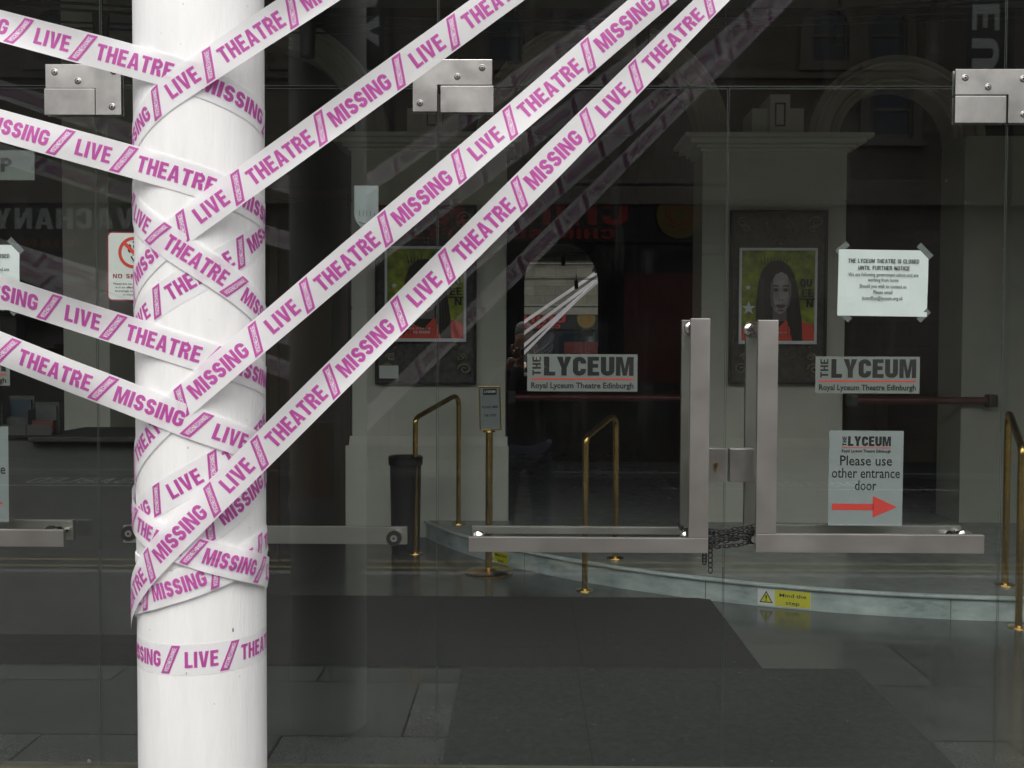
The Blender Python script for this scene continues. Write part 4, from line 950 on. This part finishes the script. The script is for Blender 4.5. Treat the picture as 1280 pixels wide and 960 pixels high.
# ================================================================== WHITE COLUMN
YC = 2.64; XCOL = P(252, 500, YC).x; RC = .1615
t = thing('white_column', 'round white painted steel column wrapped in printed tape', 'column', (XCOL, YC, 0))
g = MB(); n = 96
g.cyl((XCOL, YC, 0), (XCOL, YC, 5.02), RC, n=n, cap=False); g.build('shaft', 'column', t, True)
zc = P(220, 707, YC-RC).z
g = MB(); g.lathe([(RC-.001, -.013), (RC+.0025, -.012), (RC+.003, -.009), (RC+.003, .009), (RC+.0025, .012), (RC-.001, .013)], (XCOL, YC, zc), 96); g.build('collar', 'column', t, True)
rnd = random.Random(11); g = MB()
def onc(ph, z, e): return (XCOL+(RC+e)*math.sin(ph), YC-(RC+e)*math.cos(ph), z)
def pix_col(px, py):
    d = ray(px, py); ox, oy = -XCOL, -YC; A = d.x**2+d.y**2; Bq = 2*(d.x*ox+d.y*oy); C = ox*ox+oy*oy-RC*RC; D = Bq*Bq-4*A*C
    s = (-Bq-math.sqrt(max(D, 0)))/(2*A); p = Vector((0, 0, EYE))+d*s; return math.atan2(p.x-XCOL, YC-p.y), p.z
ph, z = pix_col(291, 787.5); g.face([onc(ph-.008, z-.004, .0006), onc(ph+.010, z-.005, .0006), onc(ph+.013, z+.003, .0006), onc(ph+.002, z+.006, .0006), onc(ph-.007, z+.004, .0006)], 1)
for (px, py, s) in ((233, 842, .003), (268, 880, .002), (229, 5, .002), (226, 55, .0015), (250, 640, .002), (300, 640, .002), (239, 540, .003), (235, 560, .003), (322, 770, .002), (312, 660, .002), (262, 400, .0015)):
    ph, z = pix_col(px, py); g.face([onc(ph-s*3, z-s*.6, .0006), onc(ph+s*3, z-s*.3, .0006), onc(ph+s*2, z+s*1.3, .0006), onc(ph-s*2, z+s, .0006)])
for _ in range(46):
    ph = rnd.uniform(-1.5, 1.5); z = rnd.uniform(.75, 2.5); a = rnd.uniform(-.5, .5); L_ = rnd.uniform(.002, .010)*rnd.choice((1, 1, .4)); w_ = rnd.uniform(.0005, .0011)
    g.face([onc(ph-L_*3*math.cos(a), z-L_*math.sin(a), .0005), onc(ph, z-w_, .0005), onc(ph+L_*3*math.cos(a), z+L_*math.sin(a), .0005), onc(ph, z+w_, .0005)])
g.build('paint_chip', ['chip', 'black'], t)

# canopy beam and its far columns, which carry the other ends of the tapes (above and beside the view)
for xx, lab in ((XCOL-3.82, 'white column outside the view down the street'), (XCOL+3.9, 'white column outside the view up the street')):
    t = thing('white_column', lab, 'column', (xx, YC, 0)); g = MB(); g.cyl((xx, YC, 0), (xx, YC, 5.02), RC, n=48, cap=False); g.build('shaft', 'column', t, True)
g = MB(); g.cyl((-5.5, YC, 5.1), (5.5, YC, 5.1), .08, n=24); g.cyl((2.05, YC-.02, 3.6), (2.05, YC-.02, 5.03), .03, n=16); tag(g.build('canopy_beam', 'column'), 'white tubular beam on top of the columns', 'beam')

# ================================================================== PRINTED TAPES
TW = .078
LAY = {'M': 0, 'a': 1.56, 'L': 2.70, 'b': 3.74, 'T': 5.43, 'c': 7.05}; PER = 8.61
WORDS = {'M': ('MISSING', 2.30), 'L': ('LIVE', 1.20), 'T': ('THEATRE', 2.46)}
_fine = {}
def fine(text, t, gap, cell=.17):
    """caps() cut into small cells so that the print follows a curved strip"""
    if text in _fine: return _fine[text]
    tr, tw = caps(text, t, gap)
    def cut(poly, ax, lim, keep_hi):
        out = []
        for i in range(len(poly)):
            a, b = poly[i], poly[(i+1) % len(poly)]; da, db = a[ax]-lim, b[ax]-lim
            if not keep_hi: da, db = -da, -db
            if da >= 0: out.append(a)
            if da*db < 0: q = da/(da-db); out.append((a[0]+(b[0]-a[0])*q, a[1]+(b[1]-a[1])*q))
        return out
    res = []
    for p in tr:
        for ax in (0, 1): pass
        x0, x1 = min(q[0] for q in p), max(q[0] for q in p)
        i = math.floor(x0/cell)
        while i*cell < x1:
            px_ = cut(cut(p, 0, i*cell, True), 0, (i+1)*cell, False); i += 1
            if len(px_) < 3: continue
            y0, y1 = min(q[1] for q in px_), max(q[1] for q in px_); j = math.floor(y0/cell)
            while j*cell < y1:
                c = cut(cut(px_, 1, j*cell, True), 1, (j+1)*cell, False); j += 1
                if len(c) >= 3: res.append(c)
    _fine[text] = (res, tw); return _fine[text]
class Tape:
    def __init__(s, side, phiL, e):
        s.side = side; s.r = RC+e; s.uL = R_(phiL)*s.r; s.ph = R_(phiL)
    def plan(s, u):
        r = s.r
        if s.side > 0 and u > s.uL or s.side < 0 and u < s.uL:
            p = Vector((XCOL+r*math.sin(s.ph), YC-r*math.cos(s.ph))); d = Vector((math.cos(s.ph), math.sin(s.ph)))
            q = p+d*(u-s.uL); return Vector((q.x, q.y)), Vector((math.sin(s.ph), -math.cos(s.ph)))
        a = u/r; return Vector((XCOL+r*math.sin(a), YC-r*math.cos(a))), Vector((math.sin(a), -math.cos(a)))
    def hit(s, px, py):
        d = ray(px, py)
        if s.side:
            p = Vector((XCOL+s.r*math.sin(s.ph), YC-s.r*math.cos(s.ph))); t_ = Vector((math.cos(s.ph), math.sin(s.ph)))
            # k*(d.x,d.y) = p + m*t
            det = d.x*(-t_.y)+d.y*t_.x; k = (p.x*(-t_.y)+p.y*t_.x)/det; m = (d.x*p.y-d.y*p.x)/det
            if m*s.side > 0: return s.uL+m, EYE+d.z*k
        ox, oy = -XCOL, -YC; A = d.x**2+d.y**2; Bq = 2*(d.x*ox+d.y*oy); C = ox*ox+oy*oy-s.r*s.r; D = Bq*Bq-4*A*C
        k = (-Bq-math.sqrt(max(D, 0)))/(2*A); a = math.atan2(d.x*k-XCOL, YC-d.y*k); return s.r*a, EYE+d.z*k
def tape(name_lab, side, phiL, e, A, B, u0, u1, turns=0, width=TW, tex='tape', wob=.0035, taper=None, seed=0, text=True, bulge=None):
    """A,B = (px,py,word,repeat): two printed marks the photo fixes"""
    T = Tape(side, phiL, e)
    if LAY[A[2]]+PER*A[3] > LAY[B[2]]+PER*B[3]: A, B = B, A
    ua, za = T.hit(A[0], A[1]); ub, zb = T.hit(B[0], B[1])
    qa, qb = LAY[A[2]]+PER*A[3], LAY[B[2]]+PER*B[3]
    L = math.hypot(ub-ua, zb-za); lam = L/(qb-qa); cs, sn = (ub-ua)/L, (zb-za)/L
    s_of = lambda u: (u-ua)/cs
    S0, S1 = s_of(u0), s_of(u1)
    def pos(s, v, n=0):
        if taper:
            k = 1-taper[1]*max(0, min(1, (s-taper[0])/taper[2])); v = v*k
        u = ua+s*cs-v*sn; z = za+s*sn+v*cs
        p, nn = T.plan(u)
        free = max(0, (u-T.uL)*T.side) if side else 0
        fr = min(1, free/.25)
        o = n + fr*wob*(noise.noise(Vector((s*3.1, v*5, seed*7.3)))*1.6+noise.noise(Vector((s*8, v*20, seed*3.1)))*.2) + (1-fr)*.0002*noise.noise(Vector((s*22, v*18, seed)))
        o += fr*(.0035*(1-(2*v/width)**2)*noise.noise(Vector((s*1.3, seed*5.1, 0)))*3.4 + v*.36*noise.noise(Vector((s*1.7, seed*2.2, 4))))
        if fr > 0: z -= .012*fr*math.sin(min(1, free/1.9)*math.pi)*.5
        if bulge: o += .0020*noise.noise(Vector((s*24, v*34, seed)))+.0016*abs(noise.noise(Vector((s*9, v*70, seed+3))))
        if bulge: o += bulge[1]*math.exp(-((u-bulge[0])/bulge[2])**2)*(.6+.4*math.cos(v/width*3))
        return (p.x+nn.x*o, p.y+nn.y*o, z)
    g = MB(); ns = max(12, int((S1-S0)/(.006 if bulge else .012))); nv = 14 if bulge else 10; k0 = len(g.v)
    for i in range(ns+1):
        s = S0+(S1-S0)*i/ns
        for j in range(nv+1): g.v.append(pos(s, width*(j/nv-.5)))
    for i in range(ns):
        for j in range(nv):
            a = k0+i*(nv+1)+j; g.f.append((a, a+nv+1, a+nv+2, a+1)); g.m.append(0)
    h = .51*width
    r0 = math.floor((qa+S0/lam)/PER)-1; r1 = math.ceil((qa+S1/lam)/PER)+1
    def put(poly, d, mi):
        if bulge: d = d*2
        if all(S0 < p[0] < S1 for p in poly):
            g.face([pos(p[0], p[1], d) for p in poly], mi)
    for r in range(r0, r1):
        for kx in LAY:
            sc_ = (LAY[kx]+PER*r-qa)*lam
            if sc_ < S0-.15 or sc_ > S1+.15: continue
            if kx in WORDS:
                tr, tw = fine(WORDS[kx][0], .215, .075); ww = WORDS[kx][1]*lam
                for p in tr: put([(sc_-ww/2+q_[0]/tw*ww, (q_[1]-.5)*h) for q_ in p], .0006, 1)
            else:
                H = width*.90; bw = .34*lam; sh = .50*H*(lam/width)
                bar = lambda u, v: (sc_+(u-.5)*bw+(v-.5)*sh, (v-.5)*H)
                for k in range(12):
                  for kk in range(3): put([bar(kk/3, k/12), bar((kk+1)/3, k/12), bar((kk+1)/3, (k+1)/12), bar(kk/3, (k+1)/12)], .0006, 1)
                # small white words up the bar
                tr, tw = caps('#SCENECHANGE', .14, .13)
                for p in tr: put([bar(.5-(q_[1]-.5)*.5, .08+.84*q_[0]/tw) for q_ in p], .0010, 2)
    o = g.build('barrier_tape', [tex, 'magenta', 'tapewhite'])
    o.data.polygons.foreach_set('use_smooth', [True]*len(o.data.polygons))
    tag(o, name_lab, 'tape', 'printed barrier tapes')
    return o
WR = RC*R_(97)     # how far a wrapped end goes round the column
GRP = {}
# wrapped bands first (innermost), then the ones over them
tape('magenta printed tape level round the column below all the others', 0, 0, .0004, (252, 824, 'L', 0), (213, 824.5, 'a', 0), -WR, WR)
tape('taped band rising from VE to MISSING above the middle of the column', 0, 0, .0006, (196, 377, 'b', 0), (301, 315, 'c', 0), -WR, WR, seed=2)
tape('taped band rising under the lowest tape, LIVE above its left end', 0, 0, .0006, (196, 625, 'a', 0), (266, 584, 'b', 0), -WR, WR, seed=3)
tape('taped band rising to MISSING at the right edge below the lowest tape', 0, 0, .0015, (262, 658, 'c', -1), (307, 624, 'M', 0), -WR, WR, seed=4)
# left-going tapes
tape('topmost tape stretching from the column off to the left', -1, -12, .0016, (65, 48, 'L', 0), (168, 76.5, 'T', 0), -3.9, WR, seed=5)
tape('second tape down of those stretching from the column off to the left', -1, -10, .0016, (117, 188, 'L', 0), (218, 217, 'T', 0), -3.9, WR, seed=6)
tape('third tape down of those stretching from the column off to the left', -1, -8, .0025, (103, 396, 'L', 0), (203, 429, 'T', 0), -3.9, WR, seed=7)
# right-going tapes
UE = 2.86
tape('topmost tape rising from the column toward the upper right', 1, 3, .0025, (228, 103, 'L', 0), (314, 46, 'T', 0), -WR, UE, seed=8)
tape('second tape rising from the column, crossing over the steel corner patch', 1, 3, .0025, (264, 258, 'L', 0), (534, 61, 'L', 1), -WR, UE, seed=9)
tape('band falling across the column from LIVE to THEATRE below the second tape', 0, 0, .0034, (196, 292, 'b', 0), (294, 358, 'c', 0), -WR, WR, seed=10)
tape('third tape rising from the column between two longer tapes', 1, 3, .0034, (273, 463, 'M', 0), (781, 27, 'M', 2), -WR, UE, seed=11)
tape('lowest and brightest tape stretching off to the left, MISSING on the column', -1, -4, .0043, (70, 461, 'T', -1), (187, 508, 'M', 0), -3.9, WR, seed=12)
tape('loose band rising across the collar, lowest MISSING on the column', 0, 0, .0058, (221, 733, 'M', 0), (270, 716, 'a', 0), -WR, WR, seed=14, bulge=(.16, .006, .05))
tape('loose crumpled band over the collar with MISSING at the right edge', 0, 0, .0095, (242, 690, 'c', -1), (290, 703, 'M', 0), -WR, WR, seed=13, bulge=(.16, .008, .05))
tape('lowest tape rising from the column, crossing its full width', 1, 1.2, .0140, (223, 667, 'M', 0), (692, 196, 'M', 2), -RC*R_(86), UE, seed=15, taper=(1.3, .2, .5))

# ================================================================== BUILDINGS ACROSS THE STREET (seen in the glass and in the mirror)
VD = 2*GY-FAC                   # how far away they look in the glass
vx = lambda px: (px-655)/1280*VD
vz = lambda py: EYE-(py-440)/1280*VD
b = thing('stone_building', 'long sandstone building above two restaurants across the street, cut low to let in sky', 'building', (0, FAC, 0))
g = MB(); g.box((-22, FAC-9, 0), (22, FAC, 7.0)); g.build('wall', 'stone', b)  # height reduced so that more skylight reaches the lobby
g = MB()
for (z, d, hh) in ((3.72, .22, .26), (3.98, .12, .12), (5.55, .10, .10), (6.85, .34, .26)): g.box((-22.1, FAC-.05, z), (22.1, FAC+d, z+hh), bev=.02)
g.build('string_course', 'stonetrim', b)
g = MB(); g.prism([(FAC+.3, 7.12), (FAC-9, 7.12), (FAC-4.5, 7.9)], lambda p: (-22, p[0], p[1]), lambda p: (22, p[0], p[1])); rf = g.build('roof', 'roofs', b)
def rwin(x, z0, w, h, round_top=True):
    """sash window with stone surround, proud of the wall"""
    n = 14; r = w/2
    def outline(e):
        if round_top: return [(x-r-e, z0-e*.6), (x+r+e, z0-e*.6)]+[(x+(r+e)*math.cos(math.pi*i/n), z0+h-r+(r+e)*math.sin(math.pi*i/n)) for i in range(n+1)]
        return [(x-r-e, z0-e), (x+r+e, z0-e), (x+r+e, z0+h+e), (x-r-e, z0+h+e)]
    g = MB(); A, B = outline(.14), outline(.0)
    for i in range(len(A)):
        j = (i+1) % len(A)
        g.face([(A[i][0], FAC+.06, A[i][1]), (A[j][0], FAC+.06, A[j][1]), (B[j][0], FAC+.06, B[j][1]), (B[i][0], FAC+.06, B[i][1])])
        g.face([(A[i][0], FAC+.06, A[i][1]), (A[j][0], FAC+.06, A[j][1]), (A[j][0], FAC-.01, A[j][1]), (A[i][0], FAC-.01, A[i][1])])
    g.box((x-r-.18, FAC, z0-.14), (x+r+.18, FAC+.14, z0-.05), bev=.01)
    wo = g.build('window', 'stonetrim', b)
    g = MB(); g.face([(p[0], FAC+.012, p[1]) for p in B]); g.build('pane', 'wglass', wo)
    g = MB(); fw = .045; C = outline(-fw)
    for i in range(len(B)):
        j = (i+1) % len(B); g.face([(B[i][0], FAC+.03, B[i][1]), (B[j][0], FAC+.03, B[j][1]), (C[j][0], FAC+.03, C[j][1]), (C[i][0], FAC+.03, C[i][1])])
    g.box((x-r+fw, FAC+.014, z0+h*.48), (x+r-fw, FAC+.034, z0+h*.48+.045)); g.build('frame', 'stonetrim', wo)
for px in (70, 160, 300, 380, 630, 720, 1029, 1100, 1330, 1400, -300, -220, 1750, 1830): rwin(vx(px), vz(82), .55, .74)
# tall banners on poles along the far pavement
for (px, zb_, lab, down) in ((1221, 4.72, 'tall dark banner with pale letters reading down its pole', True), (457, 5.2, 'tall dark banner with pale letters reading up its pole', False)):
    yb = FAC+.75; xx = (px-655)/1280*(2*GY-yb); t = thing('banner_pole', lab, 'banner', (xx, yb, 0), 'banner poles across the street'); z1_ = zb_+3.3
    g = MB(); g.cyl((xx+.36, yb, 0), (xx+.36, yb, z1_+.25), .05, .035, n=16); g.cyl((xx+.36, yb, 0), (xx+.36, yb, .5), .09, n=16)
    for z in (zb_-.02, z1_+.02): g.cyl((xx-.26, yb, z), (xx+.36, yb, z), .015, n=10)
    g.build('pole', 'dark', t, True)
    g = MB(); g.box((xx-.25, yb-.006, zb_), (xx+.25, yb+.006, z1_), bev=.002); cl = g.build('cloth', 'banner', t)
    g = MB(); T, tw = caps('LYCEUM', .2, .16); L_ = 3.0
    for p in T:
        if down: g.face([(xx-(q_[1]-.5)*.37, yb+.0085, z1_-.15-(q_[0]/tw)*L_) for q_ in p])
        else: g.face([(xx+(q_[1]-.5)*.37, yb+.0085, zb_+.15+(q_[0]/tw)*L_) for q_ in p])
    g.build('lettering', 'signwhite', cl)
# ground floor: fascia boards with shop names, dark shopfronts
def shopfront(x0, x1, z1):
    g = MB(); g.box((x0, FAC+.0, 0.02), (x1, FAC+.05, z1)); s = g.build('shopfront', 'shopdark', b)
    g = MB(); n = max(2, int((x1-x0)/1.6)); w = (x1-x0)/n
    for k in range(n): g.box((x0+k*w+.08, FAC+.051, .55), (x0+(k+1)*w-.08, FAC+.06, z1-.15))
    g.build('shop_glass', 'wglass', s)
    return s
s1 = shopfront(vx(455), vx(905), vz(300)); s2 = shopfront(vx(-220), vx(330), vz(330))
def fascia(x0, x1, z0, z1, lines, lab):
    t = thing('shop_sign', lab, 'shop sign', ((x0+x1)/2, FAC+.12, z0))
    g = MB(); g.box((x0, FAC+.052, z0), (x1, FAC+.14, z1), bev=.01); g.build('fascia_board', 'shopdark', t)
    for (s, cxx, zz, w, h, mat) in lines:
        g = MB(); T, tw = caps(s, .2, .12)
        for p in T:
            g.prism([(cxx+w/2-q_[0]/tw*w, zz+q_[1]*h) for q_ in p], lambda q_: (q_[0], FAC+.141, q_[1]), lambda q_: (q_[0], FAC+.165, q_[1]))
        g.build('lettering', mat, t)
    return t
ch = .375
t = fascia(vx(455), vx(905), vz(305), vz(232), [('CHINA RED', vx(628), vz(284), vx(782)-vx(474), ch, 'signred'), ('CHINESE BUFFET', vx(640), vz(301), vx(766)-vx(515), .15, 'signred')], 'black restaurant sign with big red capitals and a gold disc')
g = MB(); c = (vx(845), FAC+.15, vz(272)); g.cyl((c[0], c[1], c[2]), (c[0], c[1]+.04, c[2]), .33, n=40); d = g.build('emblem_disc', 'signgold', t, True)
g = MB()
for k in range(7):
    a = k*.9; g.tube([(c[0]+.22*math.cos(a+i*.25)*(1-i*.1), c[1]+.042, c[2]+.22*math.sin(a+i*.25)*(1-i*.1)) for i in range(6)], .014, 6)
g.build('emblem_relief', 'signred', d)
fascia(vx(-220), vx(330), vz(330), vz(255), [('VACHANY', vx(85), vz(290), vx(172)-vx(-2), .30, 'signwhite'), ('PAN INDIAN DINING', vx(62), vz(313), vx(190)-vx(-66), .12, 'signorange')], 'dark restaurant sign with pale capitals over orange ones')
# posters in the red restaurant window
for (x, z, w, h, mat, lab) in ((1.45, 1.15, 1.2, 1.6, 'darkred', 'big red poster in the restaurant window'), (.80, 1.55, .42, .5, 'leaf_g', 'small grey menu beside the red restaurant poster'), (-.2, 1.2, .3, .34, 'leaf_b', 'upper small blue notice in the restaurant window'), (-.2, .75, .3, .22, 'leaf_b', 'lower small blue notice in the restaurant window')):
    g = MB(); g.box((x, FAC+.0605, z), (x+w, FAC+.066, z+h)); tag(g.build('window_poster', mat), lab, 'poster')
# a white-framed ground floor window at the right and doorways
for (x0, x1, z0, z1) in ((vx(1080), vx(1132), vz(178), vz(112)),):
    rwin((x0+x1)/2, z0+.05, x1-x0, z1-z0, False)
for px in (1010, 1400, -420):
    x = vx(px); g = MB(); g.box((x-.55, FAC+.0, .02), (x+.55, FAC+.04, 2.4), bev=.01); d = g.build('door', 'wood', b); g = MB(); g.cyl((x+.4, FAC+.04, 1.05), (x+.4, FAC+.09, 1.05), .035, n=12); g.build('handle', 'brass', d)
for (x0, x1, lab) in ((-60, -22.2, 'darker stone building further down the street'), (22.2, 60, 'darker stone building further up the street')):
    nb = thing('stone_building', lab, 'building', ((x0+x1)/2, FAC, 0)); g = MB(); g.box((x0, FAC-9, 0), (x1, FAC+.3, 10.5)); g.build('wall', 'stone', nb)
    g = MB(); g.prism([(FAC+.6, 10.5), (FAC-9, 10.5), (FAC-4.5, 12.2)], lambda p: (x0, p[0], p[1]), lambda p: (x1, p[0], p[1])); g.build('roof', 'roofs', nb)
    g = MB()
    for k in range(8):
        for z in (1.2, 4.6, 7.7): g.box((x0+2+k*4.4, FAC+.301, z), (x0+3.1+k*4.4, FAC+.33, z+1.7))
    g.build('window_row', 'wglass', nb)

# ================================================================== THE PHOTOGRAPHER, just behind the camera, seen in the glass
def skin(name, verts, edges, mat, parent=None, lv=2, root=0):
    me = bpy.data.meshes.new(name); me.from_pydata([v[:3] for v in verts], edges, []); me.materials.append(MT[mat])
    o = bpy.data.objects.new(name, me); COL.objects.link(o)
    sk = o.modifiers.new('skin', 'SKIN'); sk.use_smooth_shade = True
    me.skin_vertices.new() if not me.skin_vertices else None
    for i, v in enumerate(verts):
        r = v[3]; me.skin_vertices[0].data[i].radius = (r, v[4] if len(v) > 4 else r); me.skin_vertices[0].data[i].use_root = (i == root)
    ss = o.modifiers.new('sub', 'SUBSURF'); ss.levels = ss.render_levels = lv
    dg = bpy.context.evaluated_depsgraph_get(); em = bpy.data.meshes.new_from_object(o.evaluated_get(dg)); em.materials.clear(); em.materials.append(MT[mat])
    em.polygons.foreach_set('use_smooth', [True]*len(em.polygons))
    bpy.data.objects.remove(o); o = bpy.data.objects.new(name, em); COL.objects.link(o)
    if parent: o.parent = parent; o.matrix_parent_inverse = parent.matrix_world.inverted()
    return o
BY = -.30
per = thing('person', 'white haired photographer in a dark jacket and jeans holding up a camera', 'person', (0, BY, 0))
# body (skin) : torso, neck, head, arms up to the camera, legs
V = [(0, BY, .96, .15, .11), (0, BY, 1.15, .15, .11), (0, BY, 1.33, .17, .12), (0, BY, 1.45, .10, .08), (0, BY+.01, 1.52, .055), (0, BY+.03, 1.60, .075), (0, BY+.03, 1.68, .078), (0, BY+.02, 1.74, .055),
     (.19, BY, 1.42, .06), (.27, BY+.09, 1.24, .047), (.11, BY+.235, 1.50, .036), (.075, BY+.25, 1.56, .03),
     (-.19, BY, 1.42, .06), (-.27, BY+.09, 1.24, .047), (-.11, BY+.235, 1.50, .036), (-.075, BY+.25, 1.56, .03),
     (.10, BY, .88, .095), (.13, BY+.02, .50, .062), (.145, BY-.01, .10, .045), (-.10, BY, .88, .095), (-.13, BY+.02, .50, .062), (-.145, BY-.01, .10, .045)]
Ed = [(0, 1), (1, 2), (2, 3), (3, 4), (4, 5), (5, 6), (6, 7), (3, 8), (8, 9), (9, 10), (10, 11), (3, 12), (12, 13), (13, 14), (14, 15), (0, 16), (16, 17), (17, 18), (0, 19), (19, 20), (20, 21)]
VB = [(v[0], v[1], v[2]) + tuple(q*(.72 if k in (0, 1, 2, 8, 9, 12, 13, 16, 17, 18, 19, 20, 21) else 1) for q in v[3:]) for k, v in enumerate(V)]
skin('body', VB, Ed, 'skin', per)
# jacket and jeans over it
J = [(v[0], v[1], v[2], v[3]*1.12+.006, (v[4] if len(v) > 4 else v[3])*1.12+.006) for v in V]
idx = [0, 1, 2, 3, 8, 9, 10, 12, 13, 14]; mp_ = {k: i for i, k in enumerate(idx)}
skin('jacket', [J[k] for k in idx]+[(0, BY, .84, .18, .135), (0, BY, .76, .165, .125)], [(mp_[a], mp_[b]) for a, b in Ed if a in mp_ and b in mp_]+[(0, len(idx)), (len(idx), len(idx)+1)], 'jacket', per)
idx = [0, 16, 17, 18, 19, 20, 21]; mp_ = {k: i for i, k in enumerate(idx)}
JJ = [J[k] for k in idx]; JJ[3] = (.145, BY-.01, .07, .075, .08); JJ[6] = (-.145, BY-.01, .07, .075, .08)
skin('jeans', JJ, [(mp_[a], mp_[b]) for a, b in Ed if a in mp_ and b in mp_], 'jeans', per)
for s in (-1, 1): skin('shoe', [(s*.145, BY-.06, .045, .045, .04), (s*.15, BY+.03, .05, .05, .045), (s*.165, BY+.13, .04, .05, .036), (s*.17, BY+.19, .035, .04, .03)], [(0, 1), (1, 2), (2, 3)], 'shoe', per)
skin('hair', [(0, BY-.045, 1.62, .06), (0, BY-.05, 1.70, .072), (0, BY+.0, 1.765, .075, .078), (0, BY+.06, 1.765, .055, .06)], [(0, 1), (1, 2), (2, 3)], 'hair', per)
for s in (-1, 1):
    g = MB(); g.lathe([(0, -.035), (.012, -.03), (.016, 0), (.014, .02), (0, .032)], (s*.082, BY+.03, 1.625), 12); g.build('ear', 'skin', per, True)
    hv = [(s*.075, BY+.25, 1.56, .026, .016), (s*.062, BY+.27, 1.585, .03, .014)]; he = [(0, 1)]
    for k in range(4):
        i0 = len(hv); z = 1.575+.014*k; hv += [(s*.058, BY+.275, z+.002, .009), (s*.052, BY+.282, z+.004, .0085), (s*.030-s*.003*abs(k-1.5), BY+.276, z+.004, .0075)]; he += [(1, i0), (i0, i0+1), (i0+1, i0+2)]
    i0 = len(hv); hv += [(s*.055, BY+.255, 1.568, .010), (s*.035, BY+.245, 1.575, .009)]; he += [(0, i0), (i0, i0+1)]
    skin('hand', hv, he, 'skin', per, 1)
g = MB(); g.lathe([(0, -.012), (.010, -.008), (.012, 0), (.006, .022), (0, .03)], (0, BY+.115, 1.63), 10); g.build('nose', 'skin', per, True)
t = thing('compact_camera', 'small silver compact camera held up by the photographer', 'camera', (0, -.04, 1.56))
g = MB(); g.box((-.048, -.045, 1.568), (.048, -.022, 1.628), bev=.005); g.build('camera_body', 'silver', t)
g = MB(); g.cyl((0, -.022, 1.598), (0, -.006, 1.598), .024, .021, n=28); g.build('lens_barrel', 'dark', t, True)
